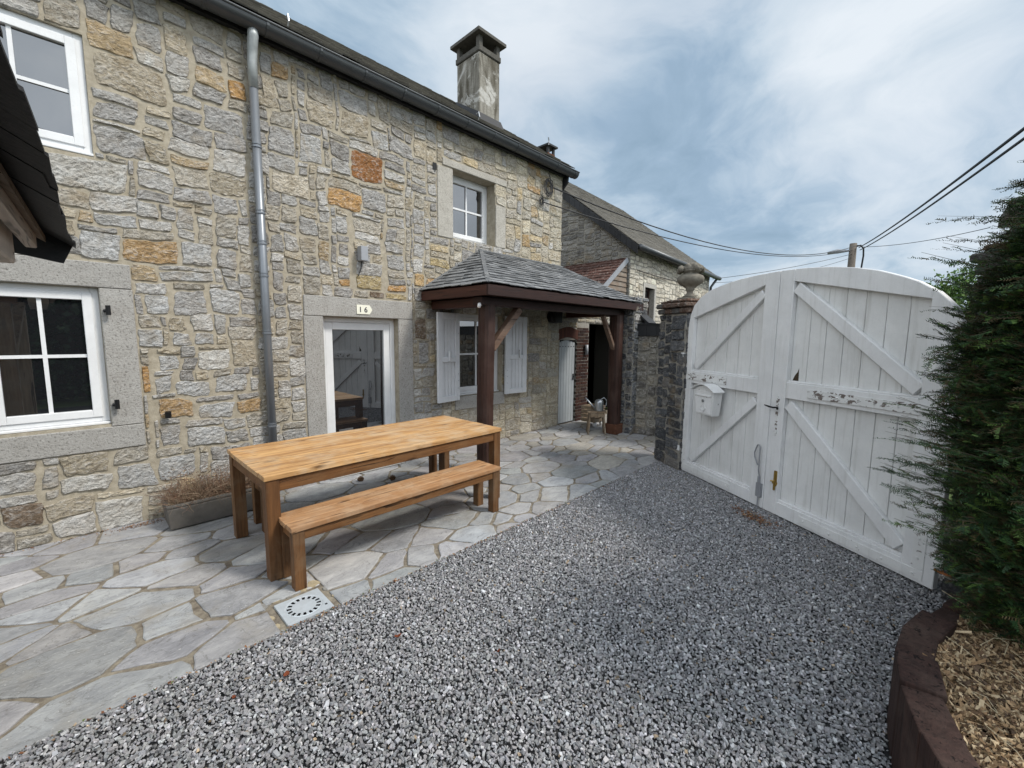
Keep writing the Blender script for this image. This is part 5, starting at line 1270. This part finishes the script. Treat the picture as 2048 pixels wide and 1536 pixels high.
# ------------------------------------------------------------------ stool, watering can, crate
st = thing('wooden_stool', 'rustic wooden stool with splayed plank legs beside the far porch post', 'stool', (6.42, -.80, 0))
def stool():
    x0, x1, y0, y1 = 6.27, 6.50, -1.0, -.62
    # long side runs towards the viewer's right
    cx, cy = 6.44, -.87; u = Vector((.66, -.75, 0)); v = Vector((.75, .66, 0))
    fr = lambda a, b, z: tuple(Vector((cx, cy, 0))+u*a+v*b+Vector((0, 0, z)))
    mb = MB(); mb.xf = fr; mb.box((-.17, -.10, .375), (.17, .10, .405)); mb.build('seat', M['oldwood'], st, bevel=.006, seg=2)
    for s in (-1, 1):
        mb = MB(); mb.xf = fr
        for q in (-1, 1):
            P = [(s*.15-.014, q*.035 if q > 0 else -.12, 0), (s*.15+.014, q*.035 if q > 0 else -.12, 0), (s*.15+.014, .12 if q > 0 else -.035, 0), (s*.15-.014, .12 if q > 0 else -.035, 0),
                 (s*.12-.014, 0 if q > 0 else -.085, .374), (s*.12+.014, 0 if q > 0 else -.085, .374), (s*.12+.014, .085 if q > 0 else 0, .374), (s*.12-.014, .085 if q > 0 else 0, .374)]
            mb.hexa(P)
        mb.build('leg', M['oldwood'], st, bevel=.005)
    mb = MB(); mb.xf = fr; mb.prism([(-.12, .37), (.12, .37), (.11, .30), (.06, .31), (0, .285), (-.06, .31), (-.11, .30)], -.105, -.087); mb.build('apron', M['oldwood'], st, bevel=.003)
stool()
wc = thing('watering_can', 'galvanised watering can with a long spout standing on the rustic stool', 'watering can', (6.42, -.82, .405))
def can():
    c = (6.47, -.90, .406)
    mb = MB(); mb.smooth = True; mb.lathe([(.078, 0), (.080, .005), (.076, .15), (.074, .17), (.055, .195), (.03, .205)], c, 24); mb.build('body', M['galv'], wc)
    mb = MB(); mb.smooth = True; d = Vector((-.55, .45, 0)).normalized(); p = Vector(c)
    mb.tube([p+d*.06+Vector((0, 0, .03)), p+d*.13+Vector((0, 0, .10)), p+d*.25+Vector((0, 0, .235))], [.022, .015, .011], 12); mb.build('spout', M['galv'], wc)
    mb = MB(); mb.smooth = True; mb.tube([p-d*.02+Vector((0, 0, .20)), p-d*.09+Vector((0, 0, .235)), p-d*.14+Vector((0, 0, .18)), p-d*.13+Vector((0, 0, .09)), p-d*.075+Vector((0, 0, .05))], .008, 8); mb.build('handle', M['galv'], wc)
can()
cr = thing('storage_crate', 'dim grey slatted crate on wheels behind the rustic stool', 'crate', (6.95, -.55, 0))
def crate():
    x0, x1, y0, y1 = 6.78, 7.14, -.62, -.30
    mb = MB()
    for z in (.10, .18, .26, .34): 
        mb.box((x0, y0, z), (x1, y0+.012, z+.055)); mb.box((x0, y0+.013, z), (x0+.012, y1, z+.055)); mb.box((x1-.012, y0+.013, z), (x1, y1, z+.055)); mb.box((x0+.012, y1-.012, z), (x1-.012, y1, z+.055))
    mb.build('slats', M['oldwood'], cr)
    mb = MB(); mb.box((x0+.012, y0+.013, .09), (x1-.013, y1-.013, .10)); mb.build('base', M['oldwood'], cr)
    for (x, y) in ((x0+.06, y0+.04), (x1-.06, y0+.04)):
        mb = MB(); mb.smooth = True; mb.tube([(x, y-.02, .045), (x, y+.02, .045)], .045, 16); mb.build('wheel', M['whitep'], cr)
crate()

# ------------------------------------------------------------------ raised bed with sleepers, bark and yew
bed = thing('sleeper_edging', 'curved edging of dark brown upright timber sleepers around the bark bed, bottom right', 'edging', (2.3, -5.1, 0))
def edging():
    P = [Vector((x, y, 0)) for x, y in BED]; seglen = .0; pts = [P[0]]
    # resample to sleepers of about 25 cm
    cum = [0]; 
    for a, b in zip(P[:-1], P[1:]): cum.append(cum[-1]+(b-a).length)
    n = int(round(cum[-1]/.245)); r = random.Random(2)
    def at(s):
        for i in range(len(P)-1):
            if s <= cum[i+1]+1e-9: return P[i].lerp(P[i+1], (s-cum[i])/(cum[i+1]-cum[i]))
        return P[-1]
    for i in range(n):
        a, b = at(cum[-1]*i/n), at(cum[-1]*(i+1)/n); d = (b-a).normalized(); nn = Vector((d.y, -d.x, 0))
        if nn.dot(Vector((2.6, -6.2, 0))-a) < 0: nn = -nn
        a, b = a+d*.003, b-d*.003; w = .125+r.uniform(-.008, .012); h = .35+r.uniform(-.012, .012)-(.05 if i < 3 else 0)
        mb = MB(); mb.hexa([(a.x, a.y, -.05), (b.x, b.y, -.05), (b.x+nn.x*w, b.y+nn.y*w, -.05), (a.x+nn.x*w, a.y+nn.y*w, -.05), (a.x, a.y, h), (b.x, b.y, h+r.uniform(-.006, .006)), (b.x+nn.x*w, b.y+nn.y*w, h), (a.x+nn.x*w, a.y+nn.y*w, h)])
        mb.build('sleeper', M['sleeper'], bed, bevel=.007, seg=2)
    # soil inside
    mb = MB(); poly = [(x, y) for x, y in BED]; inner = []
    for x, y in poly: v = Vector((2.7, -6.4, 0))-Vector((x, y, 0)); v.normalize(); inner.append((x+v.x*.10, y+v.y*.10))
    poly = inner+[(1.6, -7.4), (5.2, -7.4), (5.2, -5.75), (3.95, -5.5)]
    mb.raw([(x, y, .285) for x, y in poly]+[(x, y, -.05) for x, y in poly], [tuple(range(len(poly)))]+[(i, (i+1) % len(poly), (i+1) % len(poly)+len(poly), i+len(poly)) for i in range(len(poly))])
    tag(mb.build('bed_soil', M['soil']), kind='structure')
    r = np.random.default_rng(5); n = 75000
    X = r.uniform(1.55, 4.0, n); Y = r.uniform(-6.6, -5.1, n)
    by = np.interp(X, [p[0] for p in BED[::-1]], [p[1] for p in BED[::-1]])
    k = (Y < by-.105) & ~((X < 1.8) & (Y < -5.9)); X, Y = X[k], Y[k]; n = len(X)
    L = r.gamma(2.2, .0036, n)+.003; Wd = L*r.uniform(.18, .6, n); Wd = np.minimum(Wd, .008); an = r.uniform(0, pi, n); ti = r.normal(0, .4, (n, 2))
    long_ = r.random(n) < .02; L[long_] *= 2.8; Wd[long_] *= .35
    c = np.array([(-1, -1), (1, -.7), (.9, 1), (-1, .8)]); V = np.zeros((n, 4, 3))
    for q in range(4):
        a, b = c[q, 0]*L, c[q, 1]*Wd
        V[:, q, 0] = X+a*np.cos(an)-b*np.sin(an); V[:, q, 1] = Y+a*np.sin(an)+b*np.cos(an); V[:, q, 2] = .295+r.uniform(0, .022, n)+a*ti[:, 0]+b*ti[:, 1]
    V[:, :, 2] = np.maximum(V[:, :, 2], .287)+.02*np.sin(X*7)[:, None]*np.cos(Y*9)[:, None]+.015
    cs = np.array([(.24, .155, .085), (.34, .23, .13), (.16, .10, .06), (.50, .39, .25), (.09, .06, .04), (.40, .29, .17)]); cc = cs[r.integers(0, 6, n)]*r.uniform(.7, 1.25, (n, 1))
    o_ = npmesh('bark_mulch', V.reshape(-1, 3), np.arange(n*4).reshape(n, 4), np.repeat(cc, 4, 0), M['chips'])
    tag(o_, 'light brown shredded bark mulch filling the bed under the yew', 'mulch', kind='stuff')
    mb = MB(); rr = random.Random(6)
    for i in range(26):   # straw stalks lying over the bark
        x, y = rr.uniform(1.9, 3.0), rr.uniform(-5.75, -5.28); a = rr.uniform(-.6, .9); L_ = rr.uniform(.12, .35); p = Vector((x, y, .335)); d = Vector((cos(a), sin(a), 0)); q = Vector((-d.y, d.x, 0))
        mb.tube([p, p+d*L_*.5+q*rr.uniform(-.03, .03)+Vector((0, 0, .012)), p+d*L_+q*rr.uniform(-.04, .04)], .0016, 4, col=(.5, .42, .28))
    tag(mb.build('straw', M['chips']), 'pale dry straw stalks strewn over the bark mulch', 'straw', kind='stuff')
edging()

def needles_tree(root, name, base, env, nspray, seed, needle=(.025, .0075), spray=(.15, .26), cols=None, mat=None, per=7, protr=None, side=None):
    """feathery sprays of flat needles; env(z,az)->radius"""
    r = np.random.default_rng(seed); V, C = [], []
    cols = cols or [(.026, .060, .02), (.042, .09, .026), (.016, .040, .016), (.075, .13, .03), (.032, .068, .03), (.075, .055, .025)]
    base = np.array(base, float)
    def spray_at(p, d, L, tint, per=per, sl=.50):
        d = d/np.linalg.norm(d); up = np.array((0, 0, 1.)); s = np.cross(d, up); s /= np.linalg.norm(s)+1e-9; nn = np.cross(s, d)
        ro = r.normal(0, .35); s, nn = s*cos(ro)+nn*sin(ro), nn*cos(ro)-s*sin(ro)
        stems = [(p, d, L)]
        for k in range(per):
            t = .22+.7*k/per; sg = 1 if k % 2 else -1; q = p+d*L*t+nn*(-.10*L*t*t); dd = d*.75+s*sg*.65+nn*r.normal(0, .12); dd /= np.linalg.norm(dd); stems.append((q, dd, L*(sl-.66*sl*t)*r.uniform(.7, 1.3)))
        for (q, dd, l) in stems:
            m_ = max(4, int(l/.0085)); ts = (np.arange(m_)+.5)/m_; s2 = np.cross(dd, nn); s2 /= np.linalg.norm(s2)+1e-9
            for sg in (-1, 1):
                b = q+np.outer(ts*l, dd)+np.outer(-.12*l*ts**2, nn)
                nd = dd*.55+s2*sg+nn*0; nd = nd[None]+r.normal(0, .22, (m_, 3)); nd /= np.linalg.norm(nd, axis=1)[:, None]
                ln = needle[0]*r.uniform(.7, 1.2, m_)*(1-.45*ts); wv = np.cross(nd, nn+r.normal(0, .3, 3)); wv /= np.linalg.norm(wv, axis=1)[:, None]+1e-9; wv *= needle[1]/2
                tip = b+nd*ln[:, None]
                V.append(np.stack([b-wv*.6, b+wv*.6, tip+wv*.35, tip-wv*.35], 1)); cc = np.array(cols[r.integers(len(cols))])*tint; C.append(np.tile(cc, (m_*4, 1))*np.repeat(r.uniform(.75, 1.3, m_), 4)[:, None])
            # twig itself
            w = nn*.0016+s2*.0012; V.append(np.array([[q-w, q+w, q+dd*l*.9+w*.4, q+dd*l*.9-w*.4]])); C.append(np.tile((.05, .04, .02), (4, 1)))
    for i in range(nspray):
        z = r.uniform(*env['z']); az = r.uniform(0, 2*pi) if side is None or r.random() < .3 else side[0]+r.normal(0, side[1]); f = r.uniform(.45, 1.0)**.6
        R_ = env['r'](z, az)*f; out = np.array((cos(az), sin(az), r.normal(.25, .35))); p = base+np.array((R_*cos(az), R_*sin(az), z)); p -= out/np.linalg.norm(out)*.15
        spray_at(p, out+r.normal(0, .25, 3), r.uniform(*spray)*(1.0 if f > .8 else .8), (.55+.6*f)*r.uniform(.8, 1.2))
    for (p, d, L) in (protr or []):
        spray_at(np.array(p, float), np.array(d, float), L, 1.1, 5, .26)
    V = np.concatenate(V).reshape(-1, 3); C = np.concatenate(C)
    return npmesh(name, V, np.arange(len(V)).reshape(-1, 4), np.clip(C, 0, 1), mat or M['needle'], parent=root)
yew = thing('yew_tree', 'dense dark green yew in the bark bed, reaching over the right gate leaf', 'tree', (3.3, -5.8, .28))
def build_yew():
    base = (3.28, -5.80, 0); r = random.Random(12)
    mb = MB(); mb.smooth = True
    mb.tube([(3.28, -5.8, .25), (3.30, -5.82, .8), (3.27, -5.78, 1.6), (3.3, -5.8, 2.45)], [.085, .07, .05, .02], 10)
    for i in range(60):
        z = r.uniform(.35, 2.0); a = r.uniform(0, 2*pi); L = r.uniform(.35, .55); p = Vector((3.28, -5.8, z)); d = Vector((cos(a), sin(a), r.uniform(.1, .6))).normalized()
        mb.tube([p, p+d*L*.5, p+d*L+Vector((0, 0, .05))], [.014, .009, .004], 5)
    mb.build('trunk', M['bark'], yew)
    def rad(z, az):
        k = .66*(1-.30*max(0, (z-1.9)/.8)**1.5) if z > 1.9 else .66
        if z < .9: k *= .74+.26*(z-.2)/.7
        return k*(1+.10*sin(az*3+z*2.1)+.08*sin(az*5-z*4))
    env = dict(z=(.32, 2.70), r=rad)
    pr = []
    for i in range(46):       # longer sprays reaching out towards the gate
        z = r.choice((r.uniform(.75, 1.25), r.uniform(.7, 1.35), r.uniform(1.4, 2.35))); ext = .30 if z < 1.35 else .14
        x = r.uniform(2.85, 3.45); p = (x, -5.28+r.uniform(-.04, .05), z-.06); pr.append((p, (r.uniform(-.35, .3), 1, r.uniform(.15, .45)), r.uniform(.16, .22)+ext*r.random()))
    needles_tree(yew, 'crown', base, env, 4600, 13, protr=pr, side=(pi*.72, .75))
build_yew()

# ------------------------------------------------------------------ broadleaf tree beyond the gate and unseen hedge added to darken reflections
def leaf_tree(label, cat, base, h, rad, n, cols, size, seed, name='garden_tree', group=None, squash=(1, 1, 1)):
    t = thing(name, label, cat, base, group); r = np.random.default_rng(seed); b = np.array(base, float)
    mb = MB(); mb.smooth = True; mb.tube([b, b+(0.05, .02, h*.5), b+(0, 0, h*.9)], [rad*.1, rad*.07, rad*.02], 8)
    rr = random.Random(seed)
    for i in range(9): a = rr.uniform(0, 2*pi); p = b+np.array((0, 0, h*rr.uniform(.35, .7))); mb.tube([p, p+np.array((cos(a), sin(a), .8))*rad*.35, p+np.array((cos(a), sin(a), .7))*rad*.7], [rad*.04, rad*.025, rad*.01], 6)
    mb.build('trunk', M['bark'], t)
    cl = r.normal(size=(36, 3)); cl /= np.linalg.norm(cl, axis=1)[:, None]; cl *= (r.uniform(.3, .85, 36)**.6)[:, None]*rad*np.array(squash); cl[:, 2] += h-rad*squash[2]*.9; 
    k = r.integers(0, 36, n); P = cl[k]+r.normal(size=(n, 3))*rad*.16+b; s = size*r.uniform(.6, 1.3, n)
    A = r.normal(size=(n, 3)); A /= np.linalg.norm(A, axis=1)[:, None]; B = np.cross(A, r.normal(size=(n, 3))); B /= np.linalg.norm(B, axis=1)[:, None]
    V = np.stack([P-A*s[:, None], P+B*s[:, None]*.5, P+A*s[:, None], P-B*s[:, None]*.5], 1)
    C = np.array(cols)[r.integers(0, len(cols), n)]*r.uniform(.7, 1.3, (n, 1))
    npmesh('crown', V.reshape(-1, 3), np.arange(n*4).reshape(n, 4), np.repeat(C, 4, 0), M['needle'], parent=t)
leaf_tree('bright green leafy tree just visible above the right end of the gate', 'tree', (15.2, -5.75, 0), 3.35, 1.0, 9000, [(.10, .19, .04), (.07, .14, .03), (.15, .24, .06)], .05, 21)
def hedge():
    t = thing('reflection_hedge', 'tall dark hedge added behind the viewer to darken the reflections in the window glass', 'hedge', (-3.5, -11, 0)); r = np.random.default_rng(9); n = 26000
    P = np.stack([r.uniform(-12, 1.5, n), -11+r.normal(0, .5, n), r.uniform(0, 3.4, n)], 1); s = .09*r.uniform(.6, 1.3, n)
    A = r.normal(size=(n, 3)); A /= np.linalg.norm(A, axis=1)[:, None]; B = np.cross(A, r.normal(size=(n, 3))); B /= np.linalg.norm(B, axis=1)[:, None]
    V = np.stack([P-A*s[:, None], P+B*s[:, None]*.6, P+A*s[:, None], P-B*s[:, None]*.6], 1); C = np.array([(.02, .045, .015), (.03, .06, .02), (.015, .03, .012)])[r.integers(0, 3, n)]
    npmesh('foliage', V.reshape(-1, 3), np.arange(n*4).reshape(n, 4), np.repeat(C, 4, 0), M['needle'], parent=t)
    mb = MB(); mb.box((-12, -11.3, 0), (1.5, -10.9, 3.1)); mb.build('stems', M['bark'], t)
hedge()

# ------------------------------------------------------------------ slate roofed canopy overhead on the left
cn = thing('slate_canopy', 'dark slate eave and pale weathered timbers of a canopy overhead at the left edge', 'canopy', (-.6, -3.4, 0))
def canopy():
    xe, yb, yf, z = .035, -1.70, -3.95, 2.165
    def X(y): return xe-.035*(yb-y)       # eave line drifts slightly left towards the viewer
    # ragged stack of eave slates: three courses, underside visible
    r = random.Random(17)
    mb = MB()
    for layer, (dx, dz, w, ln) in enumerate(((0, 0, .20, .22), (-.006, .011, .22, .26), (-.03, .028, .2, .28), (-.12, .085, .2, .3), (-.22, .145, .2, .3), (-.32, .205, .2, .3), (-.42, .265, .2, .3))):
        y = yb-(layer % 2)*.1
        while y > yf:
            ww = w*r.uniform(.85, 1.15); y1 = max(y-ww+.003, yf-.1); j = r.uniform(-.008, .010)
            a0, a1 = X(y)+dx+j, X(y1)+dx+j+r.uniform(-.006, .006); zz = z+dz+r.uniform(-.003, .003); sl2 = .60
            mb.hexa([(a0, y, zz), (a1, y1, zz), (a1-ln, y1, zz+ln*sl2), (a0-ln, y, zz+ln*sl2), (a0, y, zz+.009), (a1, y1, zz+.009), (a1-ln, y1, zz+ln*sl2+.009), (a0-ln, y, zz+ln*sl2+.009)], (r.random()*.5,)*3)
            y -= ww
    rf = mb.build('roof', M['darkslate'], cn)
    mb = MB(); mb.hexa([(X(yb)-.26, yb-.005, z-.045), (X(yb)-.045, yb-.005, z-.085), (X(yb)-.045, yb+.02, z-.085), (X(yb)-.26, yb+.02, z-.045), (X(yb)-.26, yb-.005, z+.165), (X(yb)-.004, yb-.005, z+.012), (X(yb)-.004, yb+.02, z+.012), (X(yb)-.26, yb+.02, z+.165)], (.2,)*3)
    mb.build('verge_slates', M['darkslate'], rf)
    mb = MB(); xs = -1.6
    mb.hexa([(X(yb)-.10, yb-.02, z+.01), (X(yf)-.10, yf, z+.01), (-1.6, yf, z+.95), (-1.6, yb-.02, z+.95), (X(yb)-.10, yb-.02, z+.04), (X(yf)-.10, yf, z+.04), (-1.6, yf, z+.98), (-1.6, yb-.02, z+.98)])
    mb.build('roof_boards', M['board'], rf)
    # eave plate and boards
    mb = MB(); mb.hexa([(X(yb)-.17, yb-.10, z-.035), (X(yf)-.17, yf, z-.035), (X(yf)-.13, yf, z-.035), (X(yb)-.13, yb-.10, z-.035), (X(yb)-.17, yb-.10, z+.03), (X(yf)-.17, yf, z+.03), (X(yf)-.13, yf, z+.03), (X(yb)-.13, yb-.10, z+.03)]); mb.build('eave_board', M['beige'], cn, bevel=.004)
    mb = MB(); mb.hexa([(X(yb)-.36, yb-.2, z-.13), (X(yf)-.36, yf, z-.13), (X(yf)-.20, yf, z-.13), (X(yb)-.20, yb-.2, z-.13), (X(yb)-.36, yb-.2, z+.02), (X(yf)-.36, yf, z+.02), (X(yf)-.20, yf, z+.02), (X(yb)-.20, yb-.2, z+.02)]); mb.build('wall_plate', M['beige'], cn, bevel=.008)
    for y in (yb-.16, yb-.75, yb-1.35, yb-1.95):
        mb = MB(); mb.beam((X(y)-.22, y, z+.075), (-1.5, y, z+.80), .075, .10); mb.build('rafter', M['beige'], cn, bevel=.006)
    mb = MB(); mb.box((-1.62, yb-.30, z-.15), (-.40, yb-.18, z-.03)); mb.build('tie_beam', M['brace'], cn, bevel=.006)
    for (x, y) in ((-.52, yb-.25), (-.52, yf+.05), (-1.6, yb-.25), (-1.6, yf+.05)):
        mb = MB(); mb.box((x-.07, y-.07, 0), (x+.07, y+.07, z-.13)); mb.build('post', M['oldwood'], cn, bevel=.008)
    mb = MB(); mb.beam((-.52, yb-.25, 1.45), (-1.0, yb-.25, 2.0), .08, .09, up=(0, 1, 0)); mb.build('brace', M['oldwood'], cn, bevel=.005)
    mb = MB(); mb.beam((-.50, yb-.3, 1.45), (-.42, yb-.85, 2.04), .08, .09, up=(1, 0, 0)); mb.build('brace', M['oldwood'], cn, bevel=.005)
canopy()

# ------------------------------------------------------------------ small litter
def leaf(x, y, s, label, z=.012):
    r = random.Random(int(x*1000)); n = 9; a0 = r.uniform(0, 6.28); V = []; c = (.16, .045, .02)
    for i in range(n): a = 2*pi*i/n; k = s*(1-.45*abs(sin(a)))*r.uniform(.85, 1.1); V.append((x+k*cos(a+a0)*1.0, y+k*sin(a+a0)*.7, z+.010*abs(cos(a))+r.uniform(0, .004)))
    V.append((x, y, z-.001)); mb = MB(); mb.raw(V, [(i, (i+1) % n, n) for i in range(n)], c); mb.raw([(p[0], p[1], p[2]-.0012) for p in V], [((i+1) % n, i, n) for i in range(n)], c)
    tag(mb.build('fallen_leaf', M['chips'], loc=(x, y, z)), label, 'leaf', 'fallen red brown leaves on the gravel')
leaf(.62, -2.83, .028, 'largest curled red brown leaf on the gravel, lower left')
leaf(1.16, -2.98, .026, 'red brown leaf on the gravel right of the drain cover')
leaf(.40, -2.80, .016, 'small red brown leaf scrap left of the largest one')
leaf(1.48, -3.47, .014, 'tiny rust coloured leaf scrap far out in the open gravel')
for (x, y, lb) in ((2.23, -.36, 'left pine cone on the flagstones behind the table'), (2.52, -.58, 'right pine cone on the flagstones behind the table')):
    mb = MB(); r = random.Random(int(x*10))
    for i in range(40):
        a = i*2.4; t = i/40; rr = .026*sin(pi*(.12+.85*t)); p = Vector((x-.035+.07*t, y+rr*cos(a), .03+rr*sin(a)))
        q = Vector((.006, rr*cos(a)*.4, rr*sin(a)*.4)); mb.beam(p-q*.5, p+q, .011, .004, up=(1, .2, .1), col=(.12, .07, .04))
    mb.tube([(x-.035, y, .03), (x, y, .03), (x+.03, y, .03)], [.01, .018, .006], 8, col=(.08, .05, .03))
    tag(mb.build('pine_cone', M['chips'], loc=(x, y, 0)), lb, 'pine cone', 'pine cones on the flagstones')
def litter(name, label, cx, cy, sx, sy, n, cols, seed, s=(.005, .014), rot=0):
    r = np.random.default_rng(seed); X = r.normal(0, sx, n); Y = r.normal(0, sy, n); X, Y = X*cos(rot)-Y*sin(rot)+cx, X*sin(rot)+Y*cos(rot)+cy; S = r.uniform(*s, n); an = r.uniform(0, pi, n)
    V = np.zeros((n, 4, 3)); 
    for q, (a, b) in enumerate(((-1, -.4), (.9, -.6), (1, .5), (-.8, .6))):
        V[:, q, 0] = X+S*(a*np.cos(an)-b*.7*np.sin(an)); V[:, q, 1] = Y+S*(a*np.sin(an)+b*.7*np.cos(an)); V[:, q, 2] = .010+r.uniform(0, .006, n)+S*r.normal(0, .3, n)*a
    V[:, :, 2] = np.maximum(V[:, :, 2], .004)
    o_ = npmesh(name, V.reshape(-1, 3), np.arange(n*4).reshape(n, 4), np.repeat(np.array(cols)[r.integers(0, len(cols), n)], 4, 0), M['chips']); tag(o_, label, 'moss' if name == 'moss' else 'leaf litter', kind='stuff')
BR = [(.16, .07, .035), (.24, .12, .06), (.11, .06, .04), (.30, .2, .12)]
litter('leaf_litter', 'brown leaf litter gathered on the gravel under the gate drop bolt', 4.44, -3.96, .12, .045, 330, BR, 31, rot=R(58))
litter('leaf_litter', 'orange brown leaf litter along the joint between flagstones and gravel', 2.0, -2.475, 1.6, .012, 420, BR, 32, (.003, .010))
r_ = np.random.default_rng(77)
litter('leaf_litter', 'fine brown dirt and debris along the foot of the house wall', 2.6, -.045, 2.3, .018, 900, BR, 36, (.003, .008))
litter('moss', 'tiny scraps of green moss and weeds between flagstones and gravel edge', 2.6, -2.468, 1.6, .008, 110, [(.07, .10, .03), (.10, .13, .04), (.05, .07, .02)], 37, (.004, .009))
litter('leaf_litter', 'brown plant debris at the foot of the wall left of the trough', .30, -.10, .14, .03, 200, BR, 33, (.003, .009))
mb = MB(); mb.box((3.55, -.0235, 3.96), (3.61, -.02, 4.05), (0, 0, 0)); tag(mb.build('dark_hole_patch', M['black'], loc=(3.58, -.02, 4.0)), 'flat black patch standing in for the dark of a small vent in the wall left of the small upper window', 'hole')  # black plate painted in for the darkness inside a hole
